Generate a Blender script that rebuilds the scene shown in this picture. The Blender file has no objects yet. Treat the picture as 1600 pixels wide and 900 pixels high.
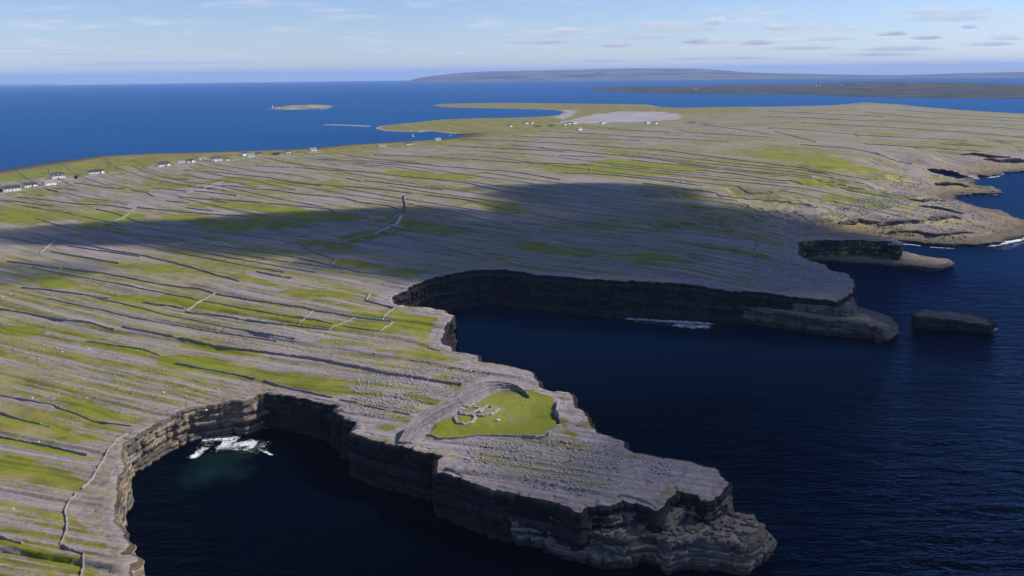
import bpy, math, random
import numpy as np
from mathutils import Matrix, Vector

# ------------------------------------------------------------------ camera, sky, sun
scene = bpy.context.scene
COL = scene.collection
CAM_H, FOC = 142.0, 1256.0                    # metres above the sea; focal length in pixels of the 1600 px photo
PITCH, ROLL = math.radians(14.95), math.radians(0.7)
_f = np.array([0, math.cos(PITCH), -math.sin(PITCH)])
_X = np.array([1., 0, 0]); _U = np.array([0, math.sin(PITCH), math.cos(PITCH)])
_r = math.cos(ROLL) * _X - math.sin(ROLL) * _U
_u = math.sin(ROLL) * _X + math.cos(ROLL) * _U
cam_d = bpy.data.cameras.new('camera'); cam = bpy.data.objects.new('camera', cam_d); COL.objects.link(cam)
cam_d.sensor_width = 36; cam_d.lens = 36 * FOC / 1600; cam_d.clip_start = 1; cam_d.clip_end = 200000
cam.matrix_world = Matrix(((_r[0], _u[0], -_f[0], 0), (_r[1], _u[1], -_f[1], 0), (_r[2], _u[2], -_f[2], CAM_H), (0, 0, 0, 1)))
scene.camera = cam

SUN_EL, SUN_AZ = math.radians(41), math.radians(13)   # azimuth measured from +x (right) towards +y (away)
TOSUN = np.array([math.cos(SUN_EL) * math.cos(SUN_AZ), math.cos(SUN_EL) * math.sin(SUN_AZ), math.sin(SUN_EL)])
sun_d = bpy.data.lights.new('sun', 'SUN'); sun = bpy.data.objects.new('sun', sun_d); COL.objects.link(sun)
sun_d.energy = 5.0; sun_d.angle = math.radians(0.53); sun_d.color = (1.0, 0.93, 0.82)
sun.rotation_euler = Vector(TOSUN).to_track_quat('Z', 'Y').to_euler()
sun.location = (0, 0, 3000)

world = bpy.data.worlds.new('World'); scene.world = world; world.use_nodes = True
nt = world.node_tree; nt.nodes.clear()
def N(tree, typ, **kw):
    n = tree.nodes.new(typ)
    for k, v in kw.items():
        if k.startswith('i_'):
            n.inputs[k[2:].replace('_', ' ')].default_value = v
        else:
            setattr(n, k, v)
    return n
def Lk(tree, a, b): tree.links.new(a, b)
def build_world():
    t = nt
    out = N(t, 'ShaderNodeOutputWorld'); bg = N(t, 'ShaderNodeBackground')
    bg.inputs['Strength'].default_value = 0.1
    sky = N(t, 'ShaderNodeTexSky', sky_type='NISHITA', sun_disc=False, sun_elevation=SUN_EL,
            sun_rotation=math.pi / 2 - SUN_AZ, altitude=100, air_density=1.0, dust_density=0.0, ozone_density=1.5)
    # thin broken cloud layer: noise on a flat ceiling (direction / height)
    tc = N(t, 'ShaderNodeTexCoord'); sep = N(t, 'ShaderNodeSeparateXYZ'); Lk(t, tc.outputs['Generated'], sep.inputs[0])
    mz = N(t, 'ShaderNodeMath', operation='MAXIMUM'); Lk(t, sep.outputs['Z'], mz.inputs[0]); mz.inputs[1].default_value = 0.004
    az = N(t, 'ShaderNodeMath', operation='ADD'); Lk(t, mz.outputs[0], az.inputs[0]); az.inputs[1].default_value = 0.075
    dv = N(t, 'ShaderNodeVectorMath', operation='DIVIDE'); Lk(t, tc.outputs['Generated'], dv.inputs[0])
    cb = N(t, 'ShaderNodeCombineXYZ')
    for i in range(3): Lk(t, az.outputs[0], cb.inputs[i])
    Lk(t, cb.outputs[0], dv.inputs[1])
    mp = N(t, 'ShaderNodeMapping'); Lk(t, dv.outputs[0], mp.inputs[0])
    mp.inputs['Location'].default_value = (11.6, 2.2, 0.0); mp.inputs['Scale'].default_value = (1.35, 1.5, 0.0)
    n1 = N(t, 'ShaderNodeTexNoise'); Lk(t, mp.outputs[0], n1.inputs['Vector'])
    n1.inputs['Scale'].default_value = 1.0; n1.inputs['Detail'].default_value = 7; n1.inputs['Roughness'].default_value = 0.62
    r1 = N(t, 'ShaderNodeMapRange', interpolation_type='SMOOTHSTEP'); Lk(t, n1.outputs['Fac'], r1.inputs[0])
    r1.inputs[1].default_value = 0.44; r1.inputs[2].default_value = 0.66; r1.inputs[3].default_value = 0; r1.inputs[4].default_value = 0.3
    r2 = N(t, 'ShaderNodeMapRange'); Lk(t, n1.outputs['Fac'], r2.inputs[0])
    r2.inputs[1].default_value = 0.5; r2.inputs[2].default_value = 0.75
    cc = N(t, 'ShaderNodeMix', data_type='RGBA'); Lk(t, r2.outputs[0], cc.inputs[0])
    cc.inputs[6].default_value = (4.6, 5.3, 7.6, 1); cc.inputs[7].default_value = (10., 9.8, 9.9, 1)
    # clouds thin out into the bluish murk right at the horizon
    hz = N(t, 'ShaderNodeMapRange'); Lk(t, sep.outputs['Z'], hz.inputs[0])
    hz.inputs[1].default_value = 0.0; hz.inputs[2].default_value = 0.025
    mf = N(t, 'ShaderNodeMath', operation='MULTIPLY'); Lk(t, r1.outputs[0], mf.inputs[0]); Lk(t, hz.outputs[0], mf.inputs[1])
    mx = N(t, 'ShaderNodeMix', data_type='RGBA'); Lk(t, mf.outputs[0], mx.inputs[0])
    tint = N(t, 'ShaderNodeMix', data_type='RGBA', blend_type='MULTIPLY'); tint.inputs[0].default_value = 1
    Lk(t, sky.outputs[0], tint.inputs[6]); tint.inputs[7].default_value = (.78, .88, 1.22, 1)
    Lk(t, tint.outputs[2], mx.inputs[6]); Lk(t, cc.outputs[2], mx.inputs[7])
    Lk(t, mx.outputs[2], bg.inputs['Color']); Lk(t, bg.outputs[0], out.inputs[0])
build_world()
vs = scene.view_settings
vs.view_transform = 'Standard'; vs.look = 'None'; vs.gamma = 1; vs.exposure = 0.08; vs.use_curve_mapping = False
cy = scene.cycles
cy.use_denoising = True; cy.max_bounces = 14; cy.diffuse_bounces = 2; cy.glossy_bounces = 2
cy.transparent_max_bounces = 24; cy.volume_bounces = 12; cy.sample_clamp_indirect = 4

# ------------------------------------------------------------------ numeric helpers
def drop(x, y): return -(x * x + y * y) / (2 * 6371000.0)      # the sea curves away
def pdir(px, py): return _f + _r * (px - 800) / FOC + _u * (450 - py) / FOC
def pt(px, py, z):
    d = pdir(px, py); t = (z - CAM_H) / d[2]
    return np.array([d[0] * t, d[1] * t, z])
def hsh(*a):
    h = np.zeros(np.broadcast(*a).shape, dtype=np.uint64)
    for i, v in enumerate(a):
        h = h * np.uint64(1000003) + (np.asarray(v).astype(np.int64) + 70001 * (i + 1)).astype(np.uint64)
        h = (h ^ (h >> np.uint64(15))) * np.uint64(2246822519)
        h = (h ^ (h >> np.uint64(13))) & np.uint64(0xFFFFFFFF)
    h = (h * np.uint64(3266489917)) & np.uint64(0xFFFFFFFF)
    h = h ^ (h >> np.uint64(16))
    return h.astype(np.float64) / 4294967295.0
def vnoise(x, y, seed=0):
    x = np.asarray(x, float); y = np.asarray(y, float)
    xi = np.floor(x); yi = np.floor(y); fx = x - xi; fy = y - yi
    fx = fx * fx * (3 - 2 * fx); fy = fy * fy * (3 - 2 * fy)
    s = np.full(x.shape, seed)
    a = hsh(xi, yi, s); b = hsh(xi + 1, yi, s); c = hsh(xi, yi + 1, s); d = hsh(xi + 1, yi + 1, s)
    return (a * (1 - fx) + b * fx) * (1 - fy) + (c * (1 - fx) + d * fx) * fy
def fbm(x, y, o=4, seed=0):
    v = 0; a = 0.5; t = 0
    for i in range(o):
        v = v + a * vnoise(x * 2 ** i + 17.3 * i, y * 2 ** i - 9.1 * i, seed + i); t += a; a *= 0.5
    return v / t
def sstep(a, b, x):
    t = np.clip((x - a) / (b - a), 0, 1); return t * t * (3 - 2 * t)
def inpoly(x, y, poly):
    c = np.zeros(x.shape, bool); n = len(poly)
    lo = poly.min(0); hi = poly.max(0)
    idx = np.nonzero((x >= lo[0]) & (x <= hi[0]) & (y >= lo[1]) & (y <= hi[1]))[0]
    if len(idx) == 0: return c
    xx = x[idx]; yy = y[idx]; cc = np.zeros(len(idx), bool)
    for i in range(n):
        x0, y0 = poly[i - 1][:2]; x1, y1 = poly[i][:2]
        if y0 == y1: continue
        m = (y0 > yy) != (y1 > yy)
        cc ^= m & (xx < (x1 - x0) * (yy - y0) / (y1 - y0) + x0)
    c[idx] = cc; return c
def dseg(x, y, a, b):
    dx, dy = b[0] - a[0], b[1] - a[1]; l = dx * dx + dy * dy + 1e-9
    t = np.clip(((x - a[0]) * dx + (y - a[1]) * dy) / l, 0, 1)
    return np.hypot(x - a[0] - t * dx, y - a[1] - t * dy)
def dline(x, y, P, far=1e9):
    d = np.full(x.shape, far)
    for i in range(len(P) - 1):
        a, b = P[i], P[i + 1]
        m = (x > min(a[0], b[0]) - far) & (x < max(a[0], b[0]) + far) & (y > min(a[1], b[1]) - far) & (y < max(a[1], b[1]) + far) if far < 1e8 else slice(None)
        d[m] = np.minimum(d[m], dseg(x[m], y[m], a, b))
    return d

# ------------------------------------------------------------------ relief of the island
CTRL = [(0, 890, 15), (100, 750, 14.5), (0, 700, 15.5), (180, 640, 15), (0, 560, 18), (200, 500, 19), (0, 450, 23), (300, 450, 22),
        (420, 560, 17), (400, 612, 15), (300, 675, 14), (180, 775, 14), (200, 856, 14), (530, 634, 16.5), (550, 676, 17), (600, 688, 17.5), (700, 711, 17.5),
        (690, 733, 17), (760, 640, 18), (840, 600, 18), (900, 640, 17.5), (800, 766, 17), (960, 687, 16.5), (1117, 730, 16), (1050, 762, 16),
        (743, 560, 18), (690, 520, 19), (620, 476, 20), (615, 455, 21), (700, 426, 22.5), (800, 415, 25), (900, 430, 24), (1000, 437, 23), (1100, 445, 21),
        (1200, 457, 18), (1285, 468, 16.5), (1323, 428, 16), (1280, 412, 15), (1250, 378, 16), (1320, 371, 16), (1400, 380, 15), (1345, 358, 12), (1240, 335, 17),
        (400, 380, 28), (650, 380, 28), (900, 370, 28), (1100, 370, 23), (800, 310, 32), (500, 310, 30), (250, 350, 28), (100, 350, 25), (0, 330, 21), (0, 300, 11), (90, 278, 9), (150, 270, 8),
        (250, 290, 16), (300, 252, 8), (400, 245, 8), (500, 240, 7), (400, 280, 22), (600, 260, 22), (600, 232, 7), (700, 222, 6), (750, 235, 16), (900, 240, 26), (1000, 270, 30),
        (1200, 280, 26), (1300, 300, 20), (1400, 310, 14), (1430, 335, 9), (1500, 345, 6), (1450, 365, 5), (1440, 290, 11), (1466, 274, 6), (1480, 253, 17), (1512, 260, 15), (1560, 262, 9), (1590, 240, 14),
        (1200, 230, 28), (1350, 230, 26), (1500, 225, 20), (850, 200, 6), (950, 195, 5), (1070, 193, 7), (1150, 195, 16), (1250, 190, 22), (1350, 180, 27), (1350, 163, 31), (1290, 168, 22), (1450, 172, 27),
        (1600, 181, 22), (1500, 196, 26), (1600, 205, 20), (1180, 172, 9), (1100, 174, 6), (950, 172, 4), (800, 190, 4), (700, 194, 4), (980, 184, 2.5)]
_c = np.array([pt(*c) for c in CTRL])
def _q(x, y): return np.stack([np.arctan2(x, y) * 1.6, 0.5 * np.log(x * x + y * y)], -1)
_cq = _q(_c[:, 0], _c[:, 1])
_K = np.linalg.norm(_cq[:, None] - _cq[None], axis=-1)
_K = np.sqrt(_K ** 2 + 0.02 ** 2)
_A = np.block([[_K, np.ones((len(_c), 1))], [np.ones((1, len(_c))), np.zeros((1, 1))]])
_w = np.linalg.solve(_A, np.append(_c[:, 2], 0))
def relief(x, y):
    x = np.atleast_1d(np.asarray(x, float)); y = np.atleast_1d(np.asarray(y, float))
    q = _q(x, y); z = np.full(x.shape, _w[-1])
    for i in range(len(_c)):
        z += _w[i] * np.sqrt((q[..., 0] - _cq[i, 0]) ** 2 + (q[..., 1] - _cq[i, 1]) ** 2 + 0.0004)
    return z
def band(x, y):                                # number of a limestone band; the bands follow the field walls
    return np.log(np.maximum(y, 60)) * 350 + x * 0.4375

# coast, walked with the land on the left hand side in the photo: (px, py, z, kind of the stretch that starts here)
COAST = [(215, 1040, 0, 'c'), (205, 960, 0, 'c'), (214, 915, 6, 'c'), (190, 886, 10, 'c'), (201, 857, 13, 'c'), (179, 849, 6, 'c'), (186, 817, 0, 'c'), (200, 783, 0, 'c'), (191, 771, 0, 'c'), (200, 747, 0, 'c'), (222, 731, 0, 'c'),
         (240, 720, 0, 'c'), (265, 703, 0, 'c'), (298, 688, 0, 'c'), (330, 674, 2, 'c'), (366, 640, 10, 'c'), (380, 624, 15, 'c'), (412, 612, 15, 'c'), (460, 620, 15.5, 'c'), (500, 628, 16, 'c'), (530, 634, 16.5, 'c'), (521, 641, 16.5, 'c'), (539, 649, 16.5, 'c'),
         (536, 655, 16.5, 'c'), (560, 661, 17, 'c'), (551, 673, 17, 'c'), (575, 681, 17.3, 'c'), (600, 688, 17.5, 'c'), (650, 698, 17.5, 'c'), (665, 704, 17.5, 'c'), (700, 711, 17.5, 'c'), (689, 722, 17.3, 'c'), (687, 733, 17, 'c'), (725, 746, 17, 'c'), (760, 757, 17, 'c'), (800, 768, 17, 'c'),
         (850, 774, 16.8, 'c'), (878, 779, 16.6, 'c'), (905, 795, 16.4, 'c'), (912, 786, 16.4, 'c'), (950, 787, 16.3, 'c'), (972, 776, 16.2, 'c'), (1000, 782, 16.2, 'c'), (1025, 791, 16.1, 'c'), (1055, 762, 16, 'c'), (1092, 771, 16, 'c'), (1100, 783, 16, 'c'), (1113, 777, 16, 'c'),
         (1132, 755, 16, 'c'), (1119, 731, 16, 'c'), (1080, 723, 16.2, 'c'), (1030, 714, 16.4, 'c'), (990, 708, 16.5, 'c'), (974, 700, 16.5, 'c'), (972, 690, 16.5, 'c'), (958, 685, 16.6, 'c'), (933, 677, 17, 'c'), (920, 660, 17.3, 'c'), (917, 651, 17.4, 'c'),
         (905, 643, 17.5, 'c'), (895, 638, 17.5, 'c'), (892, 624, 17.6, 'c'), (886, 614, 17.7, 'c'), (868, 611, 17.8, 'c'), (840, 606, 18, 'c'), (839, 595, 18, 'c'), (830, 590, 18, 'c'), (827, 582, 18, 'c'), (800, 573, 18, 'c'), (770, 567, 18, 'c'), (743, 564, 18, 'c'), (742, 555, 18.2, 'c'),
         (705, 547, 18.5, 'c'), (704, 543, 18.5, 'c'), (686, 537, 18.7, 'c'), (684, 529, 19, 'c'), (692, 514, 19, 'c'), (701, 502, 19.2, 'c'), (705, 496, 19.3, 'c'), (688, 488, 19.5, 'c'), (650, 481, 19.8, 'c'), (618, 476, 20, 'c'), (610, 469, 20.3, 'c'), (614, 460, 20.8, 'c'), (640, 446, 21.3, 'c'),
         (680, 433, 22, 'c'), (710, 426, 22.8, 'c'), (745, 419, 23.5, 'c'), (790, 415, 25, 'c'), (850, 424, 24.5, 'c'), (925, 432, 23.8, 'c'), (1000, 437, 23, 'c'), (1080, 443, 21.5, 'c'), (1130, 450, 20, 'c'), (1200, 457, 18, 'c'), (1232, 462, 17.5, 'c'), (1285, 468, 16.5, 'c'), (1308, 472, 16.3, 'c'),
         (1322, 464, 16.2, 'c'), (1323, 428, 16, 'c'), (1296, 424, 15.6, 'c'), (1281, 413, 15, 'c'), (1245, 400, 15, 'c'), (1244, 378, 16, 'c'), (1262, 374, 16, 'c'), (1316, 375, 16, 'c'), (1330, 372, 16, 'c'), (1395, 376, 15, 'c'), (1405, 382, 15, 'c'), (1400, 372, 15, 'c'), (1366, 365, 15, 'c'), (1345, 363, 13, 'r'),
         (1352, 372, 0, 'r'), (1400, 378, 0, 'r'), (1440, 381, 0, 'r'), (1480, 385, 0, 'r'), (1530, 384, 0, 'r'), (1562, 378, 0, 'r'), (1605, 366, 0, 'r'), (1625, 356, 0, 'r'), (1600, 347, 0, 'r'), (1580, 343, 0, 'r'), (1545, 331, 0, 'r'), (1520, 325, 0, 'r'), (1492, 318, 0, 'r'), (1480, 309, 0, 'r'),
         (1500, 305, 0, 'r'), (1560, 303, 0, 'r'), (1545, 296, 0, 'r'), (1516, 292, 0, 'r'), (1513, 282, 0, 'c'), (1496, 278, 4, 'c'), (1466, 273, 6, 'c'), (1449, 267, 9, 'c'), (1445, 257, 15, 'c'), (1470, 254, 16, 'c'), (1496, 255.5, 16, 'c'), (1514, 262, 14, 'c'), (1519, 269, 10, 'r'), (1524, 276, 0, 'r'), (1545, 277, 0, 'r'), (1562, 271, 0, 'r'), (1600, 269, 0, 'r'), (1680, 262, 0, 'r'), (1760, 235, 0, 'r'), (1780, 200, 0, 's'), (1700, 184, 0, 's'),
         (1600, 178, 0, 's'), (1500, 172, 0, 's'), (1450, 168, 0, 's'), (1400, 163, 0, 's'), (1350, 160, 0, 's'), (1290, 166, 0, 's'), (1200, 168, 0, 's'), (1100, 168, 0, 's'), (1068, 169, 0, 's'), (1030, 167, 0, 's'), (1010, 163.5, 0, 's'), (950, 163, 0, 's'), (880, 162, 0, 's'), (800, 161, 0, 's'), (740, 161.7, 0, 's'),
         (690, 162.5, 0, 's'), (672, 164.5, 0, 's'), (690, 167, 0, 's'), (740, 168.5, 0, 's'), (800, 169.5, 0, 's'), (860, 171.5, 0, 's'), (880, 175, 0, 's'), (872, 180, 0, 's'), (850, 182, 0, 's'), (800, 184, 0, 's'), (740, 185, 0, 's'), (690, 187, 0, 's'), (660, 190, 0, 's'), (620, 194, 0, 's'), (592, 197, 0, 's'),
         (583, 201, 0, 's'), (600, 205, 0, 's'), (655, 206.5, 0, 's'), (670, 205, 0, 's'), (695, 208, 0, 's'), (722, 211, 0, 's'), (712, 215, 0, 's'), (680, 218.5, 0, 's'), (640, 220, 0, 's'), (600, 223, 0, 's'), (530, 227, 0, 's'), (480, 232.5, 0, 's'), (400, 235, 0, 's'), (300, 238.5, 0, 's'), (250, 239, 0, 's'),
         (150, 244, 0, 's'), (80, 254, 0, 's'), (30, 261, 0, 's'), (0, 266, 0, 's'), (-150, 290, 0, 's')]
cw = [pt(a, b, c) for a, b, c, k in COAST]; ck = [c[3] for c in COAST]
LAND = np.array([p[:2] for p in cw] + [(-1250, 900), (-900, 90), (-150, 90)])
def run(kind):                                   # all stretches of one kind as polylines
    out = []; cur = None
    for i in range(len(cw) - 1):
        if ck[i] == kind:
            if cur is None: cur = [cw[i]]
            cur.append(cw[i + 1])
        elif cur is not None: out.append(cur); cur = None
    if cur: out.append(cur)
    return out
# lower rock shelves under the cliffs: (outline in photo pixels, height)
def wp(l, z): return np.array([pt(a, b, z)[:2] for a, b in l])
SHELF = [
    ('promontory middle', wp([(800, 812), (870, 818), (930, 832), (940, 836), (975, 847), (1002, 838), (1032, 840), (1045, 856), (1082, 848), (1125, 848), (1162, 856), (1176, 848), (1190, 826), (1172, 807), (1142, 801), (1115, 797), (1120, 770), (1000, 770), (820, 775)], 8.2), 8.2),
    ('promontory foot', wp([(850, 845), (900, 858), (940, 869), (985, 868), (1000, 861), (1060, 871), (1100, 874), (1135, 866), (1140, 861), (1165, 864), (1195, 864), (1209, 846), (1202, 836), (1180, 815), (1100, 815), (860, 825)], 3.6), 3.6),
    ('promontory upper', wp([(725, 756), (800, 782), (850, 790), (900, 810), (950, 805), (1000, 800), (1040, 809), (1070, 789), (1108, 797), (1137, 776), (1120, 755), (1000, 765), (720, 738)], 12.2), 12.2),
    ('cove tip upper', wp([(1180, 462), (1232, 472), (1290, 480), (1322, 484), (1334, 478), (1326, 462), (1300, 455), (1200, 450)], 13.3), 13.3),
    ('cove tip middle', wp([(1080, 466), (1140, 477), (1200, 485), (1240, 491), (1300, 499), (1369, 504), (1377, 511), (1366, 498), (1337, 483), (1318, 470), (1290, 475), (1220, 465), (1100, 455)], 9.0), 9.0),
    ('cove tip foot', wp([(1320, 492), (1343, 481), (1385, 494), (1400, 506), (1398, 514), (1383, 525), (1372, 520), (1340, 505)], 3.5), 3.5),
    ('ledge', wp([(1240, 402), (1300, 405), (1360, 409), (1440, 416), (1462, 417), (1490, 412), (1480, 405), (1440, 400), (1400, 390), (1330, 390), (1244, 395)], 3.2), 3.2),
]
HEADTOP = wp([(1225, 402), (1240, 372), (1330, 359), (1366, 363), (1404, 370), (1410, 386), (1395, 384), (1316, 384), (1262, 386)], 15)
ramp_r = run('r'); ramp_s = run('s')
FORTPOLY = wp([(666, 684), (684, 657), (716, 648), (745, 622), (770, 611), (830, 609), (872, 622), (868, 648), (873, 668), (852, 680), (800, 683), (740, 683), (700, 685)], 18)
def height(x, y, detail=True):
    """surface height of the land; -12 outside it"""
    x = np.atleast_1d(np.asarray(x, float)); y = np.atleast_1d(np.asarray(y, float))
    z = relief(x, y)
    b = band(x, y) + 14 * (fbm(x / 60, y / 60, 3, 5) - .5)
    ph = b / 23.0; st = np.floor(ph); fr = ph - st
    amp = 1.5 * vnoise(st * 1.7 + x / 160, st * 0, 8)
    amp = amp * (~inpoly(x, y, FORTPOLY))
    z = z + amp * (sstep(0.93, 1.0, fr) - fr)                       # low terrace steps along the bands
    if detail:
        r = np.hypot(x, y)
        k = 1 / (1 + r / 900)
        ph2 = (b + 5 * (fbm(x / 35, y / 35, 2, 6) - .5)) / 7.5; f2 = ph2 - np.floor(ph2)
        z = z + .6 * (~inpoly(x, y, FORTPOLY)) * vnoise(np.floor(ph2) * 2.3 + x / 70, np.floor(ph2), 9) * (sstep(.90, 1.0, f2) - f2)
        z = z + 0.9 * (fbm(x / 26, y / 26, 3, 11) - .5) + 0.55 * k * (fbm(x / 3.2, y / 3.2, 3, 31) - .5)
    dr = np.full(x.shape, 400.0)
    for P in ramp_r: dr = np.minimum(dr, dline(x, y, P, 400.0))
    wr = dr + 12 * (fbm(x / 18, y / 18, 3, 41) - .5) * np.clip(dr / 20, 0, 1)
    wr = wr + 9 * (vnoise(x / 31, y / 31, 44) - .5) * np.clip(dr / 15, 0, 1)
    stair = np.floor(wr / 13) + sstep(0.0, 0.13, wr / 13 - np.floor(wr / 13))
    zr = 1.0 + stair * 1.9 * (.5 + vnoise(x / 40, y / 40, 45)) + 1.3 * (fbm(x / 5, y / 5, 4, 43) - .5)
    zr = zr + 14 * inpoly(x, y, HEADTOP)
    ds = np.full(x.shape, 400.0)
    for P in ramp_s: ds = np.minimum(ds, dline(x, y, P, 400.0))
    zs = 0.25 + ds * 0.055 + 0.4 * (fbm(x / 9, y / 9, 2, 47) - .5) * np.clip(ds / 10, 0, 1)
    z = np.minimum(np.minimum(z, zr), zs)
    return z, dr, ds
_tt = np.radians(np.linspace(-50, 50, 420)); _lr = np.linspace(math.log(90), math.log(6500), 640)
def _table():
    Lg, Tg = np.meshgrid(_lr, _tt, indexing='ij'); r = np.exp(Lg)
    return height((r * np.sin(Tg)).ravel(), (r * np.cos(Tg)).ravel(), False)[0].reshape(Lg.shape)
_TAB = _table()
def zland(x, y):                                   # smooth land height, from the table
    a = (math.atan2(x, y) - _tt[0]) / (_tt[1] - _tt[0]); b = (0.5 * math.log(x * x + y * y) - _lr[0]) / (_lr[1] - _lr[0])
    a = min(max(a, 0), 418.999); b = min(max(b, 0), 638.999); i, j = int(b), int(a); u, v = b - i, a - j
    return float((_TAB[i, j] * (1 - v) + _TAB[i, j + 1] * v) * (1 - u) + (_TAB[i + 1, j] * (1 - v) + _TAB[i + 1, j + 1] * v) * u)
def hit(px, py, lift=0.0):                        # photo pixel -> point on the land
    z = 20.0
    for i in range(40):
        p = pt(px, py, z + lift); zn = zland(p[0], p[1]); z = z * 0.4 + max(zn, 0) * 0.6
    return np.array([p[0], p[1], z])
def hits(l): return [hit(a, b) for a, b in l]

# ------------------------------------------------------------------ object helpers
def tag(o, label=None, cat=None, group=None, kind=None):
    if label: o['label'] = label
    if cat: o['category'] = cat
    if group: o['group'] = group
    if kind: o['kind'] = kind
    return o
def mesh(name, V, Fc, mat=None, parent=None, smooth=False):
    me = bpy.data.meshes.new(name)
    V = np.asarray(V, dtype=np.float32).reshape(-1, 3)
    if isinstance(Fc, np.ndarray):
        n = Fc.shape[1]; me.vertices.add(len(V)); me.vertices.foreach_set('co', V.ravel())
        me.loops.add(Fc.size); me.loops.foreach_set('vertex_index', Fc.astype(np.int32).ravel())
        me.polygons.add(len(Fc)); me.polygons.foreach_set('loop_start', np.arange(0, Fc.size, n, dtype=np.int32))
        me.polygons.foreach_set('loop_total', np.full(len(Fc), n, dtype=np.int32))
        me.update(calc_edges=True)
    else:
        me.from_pydata(V.tolist(), [], Fc)
    if smooth: me.polygons.foreach_set('use_smooth', np.ones(len(me.polygons), bool))
    if mat: me.materials.append(mat)
    o = bpy.data.objects.new(name, me); COL.objects.link(o)
    if parent is not None: o.parent = parent
    return o
def empty(name, loc, rz=0.0):
    o = bpy.data.objects.new(name, None); COL.objects.link(o); o.location = loc; o.rotation_euler = (0, 0, rz); o.empty_display_size = 1
    return o
class MB:
    def __init__(s): s.v = []; s.f = []
    def box(s, x0, x1, y0, y1, z0, z1):
        b = len(s.v); s.v += [(x, y, z) for z in (z0, z1) for y in (y0, y1) for x in (x0, x1)]
        s.f += [[b + i for i in q] for q in ((0, 2, 3, 1), (4, 5, 7, 6), (0, 1, 5, 4), (2, 6, 7, 3), (0, 4, 6, 2), (1, 3, 7, 5))]; return s
    def poly(s, pts, fs):
        b = len(s.v); s.v += list(pts); s.f += [[b + i for i in q] for q in fs]; return s
    def build(s, name, mat, parent=None, smooth=False): return mesh(name, s.v, s.f, mat, parent, smooth)

# ------------------------------------------------------------------ materials
def newmat(name):
    m = bpy.data.materials.new(name); m.use_nodes = True; t = m.node_tree
    return m, t, t.nodes['Principled BSDF']
def ramp(t, fac, stops):
    r = N(t, 'ShaderNodeValToRGB'); e = r.color_ramp.elements
    while len(e) > 1: e.remove(e[-1])
    e[0].position, e[0].color = stops[0][0], (*stops[0][1], 1)
    for p, c in stops[1:]:
        x = e.new(p); x.color = (*c, 1)
    Lk(t, fac, r.inputs[0]); return r.outputs[0]
def noise(t, vec, scale, detail=4, rough=.55, dist=0):
    n = N(t, 'ShaderNodeTexNoise'); n.inputs['Scale'].default_value = scale; n.inputs['Detail'].default_value = detail
    n.inputs['Roughness'].default_value = rough; n.inputs['Distortion'].default_value = dist
    if vec is not None: Lk(t, vec, n.inputs['Vector'])
    return n.outputs['Fac']
def M(t, op, a, b=None, c=None):
    n = N(t, 'ShaderNodeMath', operation=op)
    for i, v in enumerate((a, b, c)):
        if v is None: continue
        if isinstance(v, (int, float)): n.inputs[i].default_value = v
        else: Lk(t, v, n.inputs[i])
    return n.outputs[0]
def mixc(t, fac, a, b):
    n = N(t, 'ShaderNodeMix', data_type='RGBA')
    for i, v in ((0, fac), (6, a), (7, b)):
        if isinstance(v, (int, float)): n.inputs[i].default_value = v
        elif isinstance(v, tuple): n.inputs[i].default_value = (*v, 1)
        else: Lk(t, v, n.inputs[i])
    return n.outputs[2]
def mapr(t, v, a, b, c=0., d=1., smooth=True):
    n = N(t, 'ShaderNodeMapRange', interpolation_type='SMOOTHSTEP' if smooth else 'LINEAR'); Lk(t, v, n.inputs[0])
    for i, q in enumerate((a, b, c, d)): n.inputs[i + 1].default_value = q
    return n.outputs[0]
def scaled(t, vec, s):
    n = N(t, 'ShaderNodeMapping'); Lk(t, vec, n.inputs[0]); n.inputs['Scale'].default_value = s; return n.outputs[0]
def bump(t, bs, h, strength, dist):
    b = N(t, 'ShaderNodeBump'); b.inputs['Strength'].default_value = strength; b.inputs['Distance'].default_value = dist
    Lk(t, h, b.inputs['Height']); Lk(t, b.outputs[0], bs.inputs['Normal'])

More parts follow.
